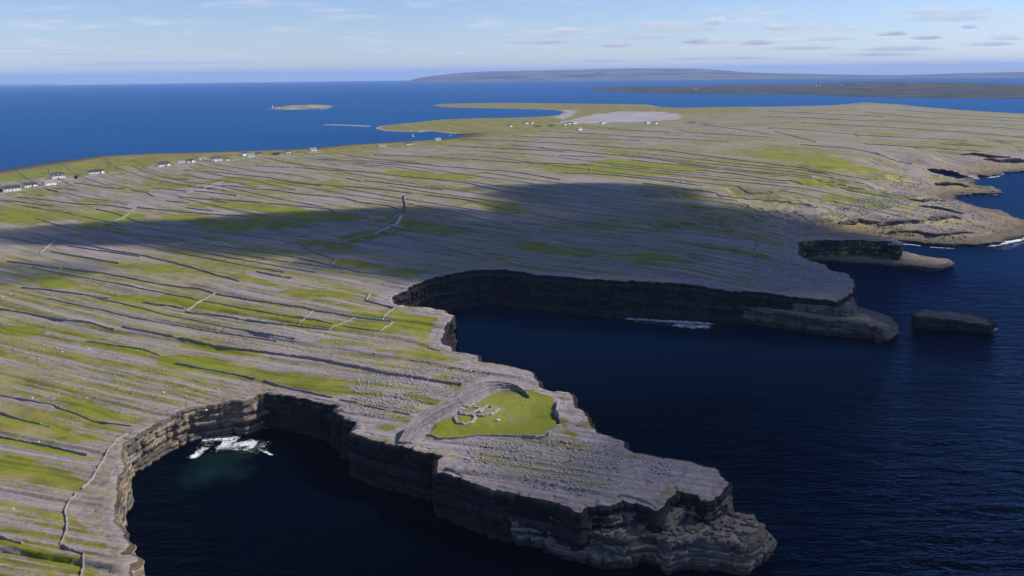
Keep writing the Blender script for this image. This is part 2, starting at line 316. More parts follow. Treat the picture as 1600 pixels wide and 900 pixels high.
def mat_ground():
    m, t, bs = newmat('limestone_and_grass')
    pos = N(t, 'ShaderNodeNewGeometry').outputs['Position']
    at = N(t, 'ShaderNodeAttribute', attribute_name='mask'); sp = N(t, 'ShaderNodeSeparateColor'); Lk(t, at.outputs['Color'], sp.inputs[0])
    st = N(t, 'ShaderNodeAttribute', attribute_name='strata').outputs['Vector']
    streak = noise(t, scaled(t, st, (1 / 130, 1 / 4.5, 1)), 1, 5, .6, .3)
    streak2 = noise(t, scaled(t, st, (1 / 40, 1 / 1.7, 1)), 1, 4, .6, .2)
    fine = noise(t, pos, 0.55, 5, .65); grit = noise(t, pos, 2.6, 3, .6); big = noise(t, pos, 0.012, 4, .55)
    # pavement: pale slabs, darker joints
    lv = M(t, 'ADD', M(t, 'MULTIPLY', streak2, .55), M(t, 'MULTIPLY', fine, .45))
    rock = ramp(t, lv, [(.32, (.085, .073, .074)), (.45, (.225, .193, .194)), (.6, (.36, .312, .316)), (.76, (.53, .467, .47))])
    rock = mixc(t, mapr(t, big, .42, .62), rock, mixc(t, .25, rock, (.29, .25, .21)))
    vor = N(t, 'ShaderNodeTexVoronoi', feature='DISTANCE_TO_EDGE'); Lk(t, scaled(t, st, (1 / 5.5, 1 / 2.2, 1)), vor.inputs['Vector'])
    crack = mapr(t, vor.outputs[0], .0, .08, .28, 0.)
    rock = mixc(t, crack, rock, (.06, .055, .05))
    gr = mixc(t, mapr(t, noise(t, pos, .09, 5, .6), .36, .66), (.14, .134, .022), (.24, .222, .034))
    gr = mixc(t, mapr(t, grit, .35, .75, 0, .55), gr, (.09, .095, .022))
    gr = mixc(t, mapr(t, noise(t, pos, .035, 3, .5), .5, .72, 0, .75), gr, (.29, .245, .125))
    lush = mapr(t, sp.outputs[0], .75, 1.0)
    gr = mixc(t, M(t, 'MULTIPLY', lush, mapr(t, grit, .2, .7, 1, .55)), gr, (.165, .20, .013))
    g = M(t, 'ADD', M(t, 'ADD', sp.outputs[0], M(t, 'MULTIPLY', M(t, 'SUBTRACT', streak, .5), 1.5)), M(t, 'MULTIPLY', M(t, 'SUBTRACT', fine, .5), 1.1))
    col = mixc(t, mapr(t, g, .36, .64), rock, gr)
    sand = ramp(t, noise(t, pos, .01, 5, .6), [(.3, (.25, .235, .25)), (.7, (.40, .375, .38))])
    col = mixc(t, sp.outputs[1], col, sand)
    lich = M(t, 'MULTIPLY', sp.outputs[2], mapr(t, fine, .42, .56))
    col = mixc(t, lich, col, (.42, .36, .05))
    dry = mixc(t, mapr(t, fine, .3, .7), (.13, .09, .045), (.26, .20, .095))
    col = mixc(t, M(t, 'MULTIPLY', at.outputs['Alpha'], mapr(t, grit, .2, .6, .6, 1.)), col, dry)
    sz = N(t, 'ShaderNodeSeparateXYZ'); Lk(t, pos, sz.inputs[0])
    wetf = M(t, 'MULTIPLY', mapr(t, M(t, 'ADD', sz.outputs[2], M(t, 'MULTIPLY', M(t, 'SUBTRACT', fine, .5), 4.)), 1.0, 5.2, .85, 0.), mapr(t, at.outputs['Alpha'], .3, .48))
    col = mixc(t, wetf, col, (.045, .036, .026))
    Lk(t, col, bs.inputs['Base Color']); bs.inputs['Roughness'].default_value = .95
    bs.inputs['Specular IOR Level'].default_value = .15
    h = M(t, 'ADD', M(t, 'MULTIPLY', fine, .8), M(t, 'SUBTRACT', M(t, 'MULTIPLY', streak2, .5), M(t, 'MULTIPLY', crack, .35)))
    bump(t, bs, h, .6, 1.0)
    return m
def mat_rock(name, dark, light, tan=0.0, lichen=0.0, wet=3.0, tone=False):
    m, t, bs = newmat(name)
    pos = N(t, 'ShaderNodeNewGeometry').outputs['Position']; sp = N(t, 'ShaderNodeSeparateXYZ'); Lk(t, pos, sp.inputs[0])
    lay = noise(t, scaled(t, pos, (.02, .02, .55)), 1, 5, .65, .2)
    fine = noise(t, pos, .6, 5, .65); streak = noise(t, scaled(t, pos, (.5, .5, .05)), 1, 4, .6)
    f = M(t, 'ADD', M(t, 'MULTIPLY', lay, .45), M(t, 'ADD', M(t, 'MULTIPLY', fine, .35), M(t, 'MULTIPLY', streak, .2)))
    mid = tuple((a + b) / 2 for a, b in zip(dark, light))
    col = ramp(t, f, [(.33, dark), (.5, mid), (.68, light)])
    if tan: col = mixc(t, mapr(t, noise(t, pos, .09, 4, .6), .38, .62, 0, tan), col, (.36, .25, .14))
    if lichen: col = mixc(t, mapr(t, noise(t, pos, .14, 5, .65), .5, .62, 0, lichen), col, (.40, .38, .03))
    if tone:                                    # every block of a bed has a shade of its own
        tn = N(t, 'ShaderNodeAttribute', attribute_name='tone').outputs['Fac']; k = mapr(t, tn, 0, 1, .35, 1.75, False)
        vm = N(t, 'ShaderNodeVectorMath', operation='SCALE'); Lk(t, col, vm.inputs[0]); Lk(t, k, vm.inputs['Scale']); col = vm.outputs[0]
    zz = M(t, 'ADD', sp.outputs[2], M(t, 'MULTIPLY', M(t, 'SUBTRACT', fine, .5), 3.))
    col = mixc(t, mapr(t, zz, wet - 1.5, wet + 1.5, .75, 0.), col, (.028, .026, .024))
    Lk(t, col, bs.inputs['Base Color']); bs.inputs['Roughness'].default_value = .9; bs.inputs['Specular IOR Level'].default_value = .2
    bump(t, bs, M(t, 'ADD', fine, M(t, 'MULTIPLY', lay, .6)), .7, .35)
    return m
def mat_plain(name, col, rough=.8, var=.25, scale=.8, spec=.3):
    m, t, bs = newmat(name)
    pos = N(t, 'ShaderNodeNewGeometry').outputs['Position']
    c = mixc(t, mapr(t, noise(t, pos, scale, 4, .6), .3, .7), tuple(x * (1 - var) for x in col), tuple(min(1, x * (1 + var)) for x in col))
    Lk(t, c, bs.inputs['Base Color']); bs.inputs['Roughness'].default_value = rough; bs.inputs['Specular IOR Level'].default_value = spec
    return m
def mat_sea():
    m = bpy.data.materials.new('sea_water'); m.use_nodes = True; t = m.node_tree; t.nodes.clear()
    out = N(t, 'ShaderNodeOutputMaterial')
    pos = N(t, 'ShaderNodeNewGeometry').outputs['Position']
    # bluer water in the northern sound; nearer bays painted darker for their weaker sky reflection
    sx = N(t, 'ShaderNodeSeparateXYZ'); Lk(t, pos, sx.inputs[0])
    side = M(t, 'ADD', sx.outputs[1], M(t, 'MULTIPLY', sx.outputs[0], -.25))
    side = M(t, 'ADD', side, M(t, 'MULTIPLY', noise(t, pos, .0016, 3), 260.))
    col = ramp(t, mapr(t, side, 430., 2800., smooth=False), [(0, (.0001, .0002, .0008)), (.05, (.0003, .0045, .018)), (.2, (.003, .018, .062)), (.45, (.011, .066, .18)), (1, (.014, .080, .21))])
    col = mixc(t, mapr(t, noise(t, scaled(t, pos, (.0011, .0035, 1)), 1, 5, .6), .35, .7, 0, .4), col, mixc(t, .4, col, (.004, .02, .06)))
    df = N(t, 'ShaderNodeBsdfDiffuse'); Lk(t, col, df.inputs['Color'])
    gl = N(t, 'ShaderNodeBsdfGlossy'); gl.inputs['Roughness'].default_value = .18; gl.inputs['Color'].default_value = (.22, .42, .90, 1)
    mp = N(t, 'ShaderNodeMapping'); Lk(t, pos, mp.inputs[0]); mp.inputs['Rotation'].default_value = (0, 0, math.radians(24)); mp.inputs['Scale'].default_value = (.05, .16, 1)
    w = noise(t, mp.outputs[0], 1, 5, .6, .5)
    w2 = noise(t, scaled(t, mp.outputs[0], (5, 4, 1)), 1, 3, .6)
    b = N(t, 'ShaderNodeBump'); b.inputs['Strength'].default_value = 1.0; b.inputs['Distance'].default_value = 4.0
    Lk(t, M(t, 'ADD', w, M(t, 'MULTIPLY', w2, .16)), b.inputs['Height'])
    fr = N(t, 'ShaderNodeFresnel'); fr.inputs['IOR'].default_value = 1.05
    for x in (gl, fr): Lk(t, b.outputs[0], x.inputs['Normal'])
    mx = N(t, 'ShaderNodeMixShader'); Lk(t, M(t, 'MINIMUM', fr.outputs[0], .42), mx.inputs[0]); Lk(t, df.outputs[0], mx.inputs[1]); Lk(t, gl.outputs[0], mx.inputs[2])
    Lk(t, mx.outputs[0], out.inputs[0]); return m
def mat_foam(name, col, thr, scale, opaque=1.0, soft=.14):
    m, t, bs = newmat(name)
    pos = N(t, 'ShaderNodeNewGeometry').outputs['Position']
    e = N(t, 'ShaderNodeAttribute', attribute_name='cover').outputs['Fac']
    n = M(t, 'ADD', M(t, 'MULTIPLY', noise(t, pos, scale, 8, .72, 1.6), .65), M(t, 'MULTIPLY', noise(t, pos, scale * .22, 4, .6, .8), .35))
    a = mapr(t, M(t, 'ADD', M(t, 'MULTIPLY', e, .42), n), thr, thr + soft, 0, opaque)
    Lk(t, a, bs.inputs['Alpha']); bs.inputs['Base Color'].default_value = (*col, 1); bs.inputs['Roughness'].default_value = .9
    bs.inputs['Specular IOR Level'].default_value = .1
    return m
GROUND = mat_ground()
CLIFFSHADE = mat_rock('shaded_cliff_limestone', (.003, .003, .004), (.04, .038, .04), tone=True)  # limestone with the shade of the faces turned from the sun in its colour
CLIFFLIT = mat_rock('sunlit_limestone', (.024, .021, .019), (.17, .15, .128), tan=.3, wet=1.0, tone=True)  # same limestone, painted paler and warmer as if in direct sun
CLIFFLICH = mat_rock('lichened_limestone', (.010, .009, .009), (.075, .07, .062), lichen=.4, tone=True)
SHELFM = mat_rock('shelf_limestone', (.018, .017, .016), (.16, .148, .13), tan=.12, wet=2.2, tone=True)
WALLM = mat_rock('dry_stone', (.10, .09, .092), (.38, .345, .35), wet=-50)
FORTM = mat_rock('fort_stone', (.085, .078, .08), (.31, .285, .29), wet=-50)
STONEM = mat_rock('loose_limestone', (.16, .145, .145), (.42, .39, .38), wet=-50)
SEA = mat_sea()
FOAM = mat_foam('sea_foam', (.82, .86, .88), .82, 1.0, 1.0, .16)
AERATED = mat_foam('aerated_water', (.004, .026, .026), .66, .16, .5, .36)

# ------------------------------------------------------------------ sea
def build_sea():
    R = [0] + list(np.geomspace(100, 60000, 70)); n = 180; V = [(0, 0, 0)]; Fc = []
    for r in R[1:]:
        for i in range(n): a = 2 * math.pi * i / n; V.append((r * math.cos(a), r * math.sin(a), drop(r, 0)))
    for i in range(n): Fc.append([0, 1 + i, 1 + (i + 1) % n])
    for k in range(len(R) - 2):
        for i in range(n):
            a = 1 + k * n + i; b = 1 + k * n + (i + 1) % n; Fc.append([a, a + n, b + n, b])
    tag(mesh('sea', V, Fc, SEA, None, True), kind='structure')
build_sea()

# ------------------------------------------------------------------ land surface
PATCH = [((0, 685), (160, 722), 5), ((0, 721), (135, 762), 9), ((0, 842), (150, 895), 8), ((40, 792), (95, 810), 3), ((108, 812), (135, 825), 4), ((90, 677), (210, 690), 4), ((0, 650), (98, 672), 5), ((136, 764), (148, 772), 7),
         ((18, 514), (55, 519), 4), ((135, 535), (225, 550), 5), ((270, 562), (400, 585), 7), ((290, 540), (400, 552), 4), ((175, 465), (235, 470), 3.5), ((262, 465), (318, 473), 4), ((320, 475), (400, 485), 4), ((125, 640), (250, 662), 8),
         ((140, 660), (192, 673), 5), ((100, 622), (135, 630), 3), ((400, 585), (475, 600), 8), ((475, 600), (585, 617), 9), ((445, 455), (545, 460), 6), ((422, 490), (480, 500), 5), ((485, 502), (545, 507), 6), ((550, 507), (612, 512), 6),
         ((555, 490), (590, 497), 4), ((657, 510), (677, 537), 9), ((505, 532), (590, 542), 4), ((595, 545), (687, 557), 6), ((692, 557), (742, 562), 4), ((615, 650), (640, 657), 4), ((560, 665), (607, 670), 5), ((620, 483), (660, 500), 7),
         ((630, 270), (707, 275), 5), ((428, 285), (512, 288), 4), ((400, 325), (525, 340), 5), ((257, 292), (325, 285), 5), ((315, 320), (400, 322), 4), ((75, 335), (190, 340), 5), ((287, 340), (370, 357), 6), ((150, 355), (190, 360), 4),
         ((62, 437), (100, 445), 4), ((175, 412), (250, 422), 3), ((375, 430), (430, 445), 4), ((300, 345), (420, 355), 5), ((560, 372), (600, 366), 5), ((470, 378), (530, 386), 4), ((620, 345), (700, 362), 5), ((1100, 385), (1190, 400), 6),
         ((1010, 400), (1080, 410), 4), ((830, 385), (900, 395), 5), ((1280, 285), (1390, 303), 6), ((1200, 240), (1300, 255), 5), ((1290, 310), (1360, 320), 4), ((760, 318), (790, 330), 5), ((540, 410), (640, 425), 4), ((880, 660), (905, 680), 8),
         ((665, 692), (720, 700), 4), ((690, 590), (720, 608), 4), ((640, 615), (680, 630), 5), ((0, 335), (60, 345), 5), ((400, 340), (470, 350), 5), ((30, 272), (110, 262), 6), ((120, 262), (260, 250), 5), ((900, 260), (1000, 268), 5), ((960, 252), (1080, 262), 4), ((1050, 300), (1100, 308), 4)]
FORTGRASS = [(666, 684), (684, 657), (716, 648), (745, 622), (770, 611), (830, 609), (872, 622), (868, 648), (873, 668), (852, 680), (800, 683), (740, 683), (700, 685)]
FLATS = [(868, 193), (895, 186), (930, 178), (970, 174.5), (1040, 175), (1068, 182), (1060, 187), (1000, 191), (940, 193)]
BEACH = [(862, 183), (880, 179), (886, 174), (876, 171), (900, 172), (895, 180), (880, 187)]
LICH = [((1335, 358), (1365, 364), 6), ((1262, 376), (1318, 378), 4), ((1495, 280), (1514, 292), 6), ((1435, 345), (1470, 350), 3), ((1470, 346), (1520, 345), 3), ((1400, 279), (1410, 282), 2.5), ((1430, 254), (1440, 256), 1.5)]
def build_land():
    nth = 820
    th = np.linspace(math.radians(-42), math.radians(42), nth)
    rr = [112.0]
    while rr[-1] < 5400:
        r = rr[-1]; rr.append(r * (1.0021 if r < 640 else 1.0036 if r < 1500 else 1.0052))
    rr = np.array(rr); nr = len(rr)
    Rg, Tg = np.meshgrid(rr, th, indexing='ij'); x = (Rg * np.sin(Tg)).ravel(); y = (Rg * np.cos(Tg)).ravel()
    inside = inpoly(x, y, LAND)
    z = np.full(x.shape, -12.0); dr = np.full(x.shape, 400.); ds = dr.copy()
    ii = np.nonzero(inside)[0]
    z[ii], dr[ii], ds[ii] = height(x[ii], y[ii])
    shelf = np.zeros(x.shape, bool)
    for nm, P, h in SHELF:
        m = inpoly(x, y, P) & ~inside & (z < h); Pc = np.vstack([P, P[:1]]); mi = np.nonzero(m)[0]; m[mi[dline(x[mi], y[mi], Pc) < .2 + .0026 * np.hypot(x[mi], y[mi])]] = False
        z[m] = h + 0.5 * (fbm(x[m] / 2.5, y[m] / 2.5, 3, 61) - .5) + 0.9 * (vnoise(x[m] / 9, y[m] / 9, 62) - .5)
        shelf |= m
    # bare rock along the cliff edges
    dc = np.full(x.shape, 60.0)
    for P in run('c'):
        dc[ii] = np.minimum(dc[ii], dline(x[ii], y[ii], P, 60.0))
    r = np.hypot(x, y)
    z[ii[dc[ii] < 0.9 + .0034 * r[ii]]] = -12.0
    warp = fbm(x / 30, y / 30, 3, 71) - .5
    g = 0.47 + 0.40 * (fbm(x / 90, y / 90, 3, 73) - .5) + 0.03 * sstep(500, 1600, r)
    pm = np.zeros(x.shape)
    for a, b, w in PATCH:
        A = hit(*a); B = hit(*b); mid = ((a[0] + b[0]) / 2, (a[1] + b[1]) / 2)
        wm = max(1.5, 0.5 * np.linalg.norm(hit(mid[0], mid[1] - w)[:2] - hit(mid[0], mid[1] + w)[:2]))
        L = np.linalg.norm(B - A) + 3 * wm
        m = np.nonzero((np.abs(x - (A[0] + B[0]) / 2) < L) & (np.abs(y - (A[1] + B[1]) / 2) < L))[0]
        d = dseg(x[m], y[m], A, B) + wm * 2.2 * warp[m]
        pm[m] = np.maximum(pm[m], 1 - sstep(.2 * wm, 1.35 * wm, d))
    g = g + 0.48 * pm
    rimw = 3.0 + 9 * vnoise(x / 17, y / 17, 77)
    g = np.where(dc < 60, g - 0.62 * (1 - sstep(rimw * .4, rimw * 1.3, dc)), g)
    tipd = sstep(15, 60, x - (y - 235) * .15) * (y < 300) * (r < 330)               # bare outer end of the promontory
    g = g - 0.3 * tipd - 0.12 * (1 - sstep(300, 420, r)) * 0
    fg = inpoly(x + 1.5 * warp, y + 4 * warp, np.array([hit(*p)[:2] for p in FORTGRASS]))
    fp = np.array([hit(*p)[:2] for p in FORTGRASS]); fi = np.nonzero(fg)[0]; fe = sstep(-1.0, 2.5, dline(x[fi], y[fi], np.vstack([fp, fp[:1]])) + 3 * warp[fi])
    g[fi] = g[fi] + (.60 + .75 * fbm(x[fi] / 5, y[fi] / 5, 4, 91) - g[fi]) * fe
    g = np.where(dr < 90, g - 0.42 * (1 - sstep(25, 90, dr)), g)
    low = (ds < 399) & (z < 7)
    g = np.where(low, np.maximum(g, 0.72), g)
    g = np.where((y > 2050), np.maximum(g, .46), g)
    g = np.where((y > 2700) & (z < 9), 0.70, g)
    sand = np.zeros(x.shape)
    for P in (FLATS, BEACH):
        m = inpoly(x + 60 * warp, y + 120 * warp, wp(P, 3.0)); sand[m] = 1
    sand = np.maximum(sand, (1 - sstep(5, 22, ds)) * (y > 1900))
    li = np.zeros(x.shape)
    for a, b, w in LICH:
        A = hit(*a); B = hit(*b); mid = ((a[0] + b[0]) / 2, (a[1] + b[1]) / 2)
        wm = max(2.0, 0.5 * np.linalg.norm(hit(mid[0], mid[1] - w)[:2] - hit(mid[0], mid[1] + w)[:2]))
        li = np.maximum(li, 1 - sstep(.4 * wm, 1.2 * wm, dseg(x, y, A, B)))
    dry = np.clip((1 - sstep(30, 150, ds)) * (y < 2300) + 0.8 * (1 - sstep(20, 75, dr)) + 0.5 * (1 - sstep(rimw * .5, rimw * 1.5, dc)) * (x < -95) * (y < 330), 0, 1)
    dry = np.where((y > 2000) & (z < 9), .15, dry)
    g[shelf] = 0.0; dry[shelf] = 0.55
    idx = np.arange(nr * nth).reshape(nr, nth)
    Q = np.stack([idx[:-1, :-1], idx[:-1, 1:], idx[1:, 1:], idx[1:, :-1]], -1).reshape(-1, 4)
    Q = Q[(z[Q] > -11).any(1)]
    used = np.zeros(len(x), bool); used[Q] = True; remap = np.cumsum(used) - 1
    o = mesh('island_ground', np.stack([x, y, z], -1)[used], remap[Q][:, ::-1], GROUND, None, True)
    a = o.data.attributes.new('mask', 'FLOAT_COLOR', 'POINT')
    a.data.foreach_set('color', np.stack([g, sand, li, dry], -1)[used].astype(np.float32).ravel())
    s = o.data.attributes.new('strata', 'FLOAT_VECTOR', 'POINT')
    s.data.foreach_set('vector', np.stack([x, band(x, y), 0 * x], -1)[used].astype(np.float32).ravel())
    tag(o, kind='structure'); return o
island = build_land()

# ------------------------------------------------------------------ cliffs: bedded limestone faces
def resample(P, ds):
    P = np.array([p[:2] for p in P], float); seg = np.hypot(*np.diff(P, axis=0).T); s = np.concatenate([[0], np.cumsum(seg)])
    n = max(3, int(s[-1] / ds)); q = np.linspace(0, s[-1], n)
    return np.stack([np.interp(q, s, P[:, 0]), np.interp(q, s, P[:, 1])], -1), q
def cliff(P, zbot, mat, seed, ds=0.6, jag=1.0, closed=False, ztop=None, overhang=0.0, rim=True, back=.5, name='cliff', parent=None, bed=(.4, 2.6), batter=.05, wav=1.2):
    """P runs with the land on its left; layered face from the land surface down to zbot"""
    c, s = resample(P, ds); n = len(c)
    tn = np.gradient(c, axis=0); tn = np.stack([np.convolve(np.pad(tn[:, k], 3, 'edge'), np.ones(7) / 7, 'valid') for k in (0, 1)], -1)
    tn /= np.linalg.norm(tn, axis=1)[:, None] + 1e-9
    nr = np.stack([tn[:, 1], -tn[:, 0]], -1)                    # outward
    sc = np.full(n, seed)
    J = jag * (wav * (vnoise(s / 19, s * 0, seed + 8) - .5) + 1.3 * (hsh(np.floor(s / 11 + .3 * vnoise(s / 5, s * 0, seed)), sc) - .3) + .8 * hsh(np.floor(s / 4.3), sc + 1) + .35 * hsh(np.floor(s / 1.7), sc + 2)) + .35
    J = np.maximum(J, -.45)
    zt = height(c[:, 0], c[:, 1])[0] if ztop is None else (ztop(c) if callable(ztop) else np.full(n, ztop)) + .35 * (vnoise(s / 3, s * 0, seed + 9) - .5)
    rng = random.Random(seed); rows = []; tones = []
    if rim:
        rows.append((c - nr * (3.0 + .006 * np.hypot(c[:, 0], c[:, 1]))[:, None], zt - back)); rows.append((c - nr * (1.2 + 2.2 * hsh(np.floor(s / 3.7), sc + 3))[:, None], zt - .05 + .35 * hsh(np.floor(s / 2.3), sc + 5)))
    rows.append((c + nr * (J - .25)[:, None], zt + .10 + .25 * hsh(np.floor(s / 2.9), sc + 6)))
    zm = zt.mean(); z = 0.0; k = 0; tot = float(zm - zbot)
    while z < tot:
        t = min(rng.uniform(*bed), tot - z + .01); k += 1
        base = rng.uniform(-.8, .8) + (-.9 if rng.random() < .16 else 0)
        w = rng.uniform(1.6, 7.5); pz = rng.random(); blk = hsh(np.floor(s / w + pz), sc + 20 + k); lt = rng.uniform(-.25, .25)
        off = J + base * jag + 1.15 * jag * blk + .22 * vnoise(s / .8, s * 0 + k, seed) + batter * z - overhang * z
        off = off - 1.3 * (hsh(np.floor(s / 1.1), sc + 700 + k // 4) < .10) - .7 * (hsh(np.floor(s / .9), sc + 900) < .07)   # open joints
        off = np.maximum(off, -.25)
        if z + t > tot - 2.5: off = off - .8                   # wave-cut notch
        j = (off - .28)
        f0 = z / tot; f1 = (z + t) / tot
        za = zt + (zbot - zt) * f0; zb = zt + (zbot - zt) * f1; e = .12
        rows.append((c + nr * j[:, None], za - .02)); rows.append((c + nr * off[:, None], za - e)); rows.append((c + nr * (off + .06)[:, None], (za + zb) / 2)); rows.append((c + nr * off[:, None], zb + .05))
        tones += [0 * blk, np.clip(.25 + .6 * blk + lt, 0, 1), np.clip(.25 + .6 * blk + lt, 0, 1), np.clip(.15 + .5 * blk + lt, 0, 1)]
        z += t
    V = np.stack([np.concatenate([r[0], np.asarray(r[1])[:, None]], 1) for r in rows], 0)
    idx = np.arange(len(rows) * n).reshape(len(rows), n)
    Q = np.stack([idx[:-1, :-1], idx[1:, :-1], idx[1:, 1:], idx[:-1, 1:]], -1).reshape(-1, 4)
    o = mesh(name, V.reshape(-1, 3), Q, mat, parent)
    tv = np.concatenate([np.full((len(rows) - len(tones), n), .5), np.array(tones)]); a = o.data.attributes.new('tone', 'FLOAT', 'POINT'); a.data.foreach_set('value', tv.astype(np.float32).ravel())
    if rim and ztop is None:
        o.data.materials.append(GROUND); mi = np.zeros(len(Q), np.int32); mi[:2 * (n - 1)] = 1; o.data.polygons.foreach_set('material_index', mi)
        W = V.reshape(-1, 3); a = o.data.attributes.new('mask', 'FLOAT_COLOR', 'POINT'); k4 = np.zeros((len(W), 4), np.float32); k4[:, 0] = .08 + .4 * vnoise(W[:, 0] / 8, W[:, 1] / 8, 3); k4[:, 3] = .12; a.data.foreach_set('color', k4.ravel())
        a = o.data.attributes.new('strata', 'FLOAT_VECTOR', 'POINT'); a.data.foreach_set('vector', np.stack([W[:, 0], band(W[:, 0], W[:, 1]), 0 * W[:, 0]], -1).astype(np.float32).ravel())
    if parent is None: tag(o, kind='structure')
    return o
cliff_runs = run('c')
main = cliff_runs[0]
def piece(i0, i1): return [cw[i] for i in range(i0, i1 + 1)]
def ci(px, py): return min(range(len(COAST)), key=lambda i: abs(COAST[i][0] - px) + abs(COAST[i][1] - py))
cliff(piece(0, ci(412, 612)), -1.5, CLIFFLIT, 3, .55, .8)
cliff(piece(ci(412, 612), ci(551, 673)), -1.5, CLIFFSHADE, 4, .55, .8)
promontory_cliff = cliff(piece(ci(551, 673), ci(1119, 731)), -1.5, CLIFFSHADE, 5, .45, .85)
cliff(piece(ci(1119, 731), ci(705, 496)), -1.5, CLIFFSHADE, 6, .6, .9)
cliff(piece(ci(705, 496), ci(1281, 413)), -1.5, CLIFFSHADE, 7, .7, 1.6, wav=2.5)
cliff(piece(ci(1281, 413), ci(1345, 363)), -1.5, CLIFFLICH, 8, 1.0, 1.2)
for k, (nm, P, h) in enumerate(SHELF):
    L = [np.array([*p, h]) for p in P]
    # walk the outline with the rock on the left hand side
    ar = sum(P[i - 1][0] * P[i][1] - P[i][0] * P[i - 1][1] for i in range(len(P)))
    if ar < 0: L = L[::-1]
    cliff(L + [L[0]], -1.2, SHELFM, 30 + k, .45 if h != 3.2 and 'cove' not in nm else .8, .8, ztop=h, name='rock_ledge', bed=(.9, 1.9))
for k, P in enumerate(run('r')):
    cliff(P, -1.2, SHELFM, 81 + k, 1.3, 2.2, ztop=lambda c: 1.6 + 1.6 * vnoise(c[:, 0] / 14, c[:, 1] / 14, 5), name='rock_ledge', wav=4.0, bed=(.5, 1.2))
for k, (P, hh) in enumerate([([(1312, 350), (1340, 346), (1376, 349)], 3.0), ([(1372, 352), (1400, 347), (1440, 345)], 2.6), ([(1450, 343), (1484, 339), (1502, 341)], 2.6), ([(1436, 322), (1478, 329), (1504, 334)], 2.4), ([(1462, 288), (1490, 289), (1512, 291)], 3.2), ([(1420, 312), (1445, 316), (1470, 314)], 2.4), ([(1390, 362), (1450, 366), (1520, 364)], 2.4), ([(1540, 250), (1590, 253), (1640, 257)], 4.0), ([(1500, 243), (1545, 246), (1580, 246)], 3.5)]):
    W = hits(P); cliff(W, 1.0, SHELFM, 120 + k, 1.2, 2.0, ztop=lambda c, hh=hh: height(c[:, 0], c[:, 1])[0] + hh * (.25 + .75 * np.sin(np.linspace(.15, 3.0, len(c)))), name='rock_ledge', back=4.5, wav=4.0, bed=(.5, 1.4))
cliff(piece(ci(1513, 282), ci(1519, 269)), -1.5, CLIFFSHADE, 51, 1.5, 1.5)

# loose blocks broken off the beds of the promontory, lying on its ledges
def stone_verts(rng, sx, sy, sz, j=.16):
    v = np.array([(x, y, z) for z in (-.5, .5) for y in (-.5, .5) for x in (-.5, .5)])
    v = v + np.array([[rng.uniform(-j, j) for _ in range(3)] for _ in range(8)])
    a = rng.uniform(0, 6.28); c, s_ = math.cos(a), math.sin(a)
    v = v * (sx, sy, sz); return np.stack([v[:, 0] * c - v[:, 1] * s_, v[:, 0] * s_ + v[:, 1] * c, v[:, 2]], -1)
BOXF = [[0, 2, 3, 1], [4, 5, 7, 6], [0, 1, 5, 4], [2, 6, 7, 3], [0, 4, 6, 2], [1, 3, 7, 5]]
def blocks():
    rng = random.Random(12)
    protos = [bpy.data.meshes.new('rock_block') for _ in range(8)]
    for me in protos:
        me.from_pydata(stone_verts(rng, rng.uniform(1.4, 2.6), rng.uniform(1.1, 1.9), rng.uniform(.8, 1.5)).tolist(), [], BOXF); me.materials.append(SHELFM); a = me.attributes.new('tone', 'FLOAT', 'POINT'); a.data.foreach_set('value', [rng.uniform(.4, .9)] * 8)
    n = 0
    while n < 150:
        nm, P, h = SHELF[rng.choice([0, 0, 1])]
        lo, hi = P.min(0), P.max(0); x, y = rng.uniform(lo[0], hi[0]), rng.uniform(lo[1], hi[1])
        if not inpoly(np.array([x]), np.array([y]), P)[0] or inpoly(np.array([x]), np.array([y]), LAND)[0]: continue
        if h < 5 and inpoly(np.array([x]), np.array([y]), SHELF[0][1])[0]: continue
        o = bpy.data.objects.new('rock_block', rng.choice(protos)); COL.objects.link(o); o.parent = promontory_cliff
        k = rng.uniform(.45, 1.25); o.scale = (k, k, k * .9); o.location = (x, y, h + .35 * k); o.rotation_euler = (rng.uniform(-.15, .15), rng.uniform(-.15, .15), rng.uniform(0, 6.28)); n += 1
blocks()

# ------------------------------------------------------------------ clouds that shade the ground (high above, toward the sun)
def blob(name, c, r, mat, seed, sub=20, amp=.8, freq=2.2, flat=1.0):
    u = np.linspace(0, math.pi, sub); v = np.linspace(0, 2 * math.pi, 2 * sub, endpoint=False)
    Ug, Vg = np.meshgrid(u, v, indexing='ij'); d = np.stack([np.sin(Ug) * np.cos(Vg), np.sin(Ug) * np.sin(Vg), np.cos(Ug)], -1)
    k = 1 + amp * (fbm(d[..., 0] * freq + 3 * d[..., 2] + seed * 7, d[..., 1] * freq - seed * 3, 4, seed) - .5) * np.sin(Ug) ** .5
    k = np.maximum(k, .25)
    V = d * k[..., None] * np.array(r); V[..., 2] = np.where(V[..., 2] < 0, V[..., 2] * flat, V[..., 2]); V = V + np.array(c)
    idx = np.arange(sub * 2 * sub).reshape(sub, 2 * sub); nx = np.roll(idx, -1, 1)
    Q = np.stack([idx[:-1], idx[1:], nx[1:], nx[:-1]], -1).reshape(-1, 4)
    return mesh(name, V.reshape(-1, 3), Q, mat, None, True)
def mat_cloud(name, d):
    m = bpy.data.materials.new(name); m.use_nodes = True; t = m.node_tree; t.nodes.clear()
    o = N(t, 'ShaderNodeOutputMaterial'); v = N(t, 'ShaderNodeVolumePrincipled'); v.inputs['Density'].default_value = d; v.inputs['Color'].default_value = (.995, .995, .995, 1)
    Lk(t, v.outputs[0], o.inputs['Volume']); return m
CLOUD, THIN = mat_cloud('cloud_vapour', .022), mat_cloud('thin_cloud_vapour', .0105)
ALT = 800.0
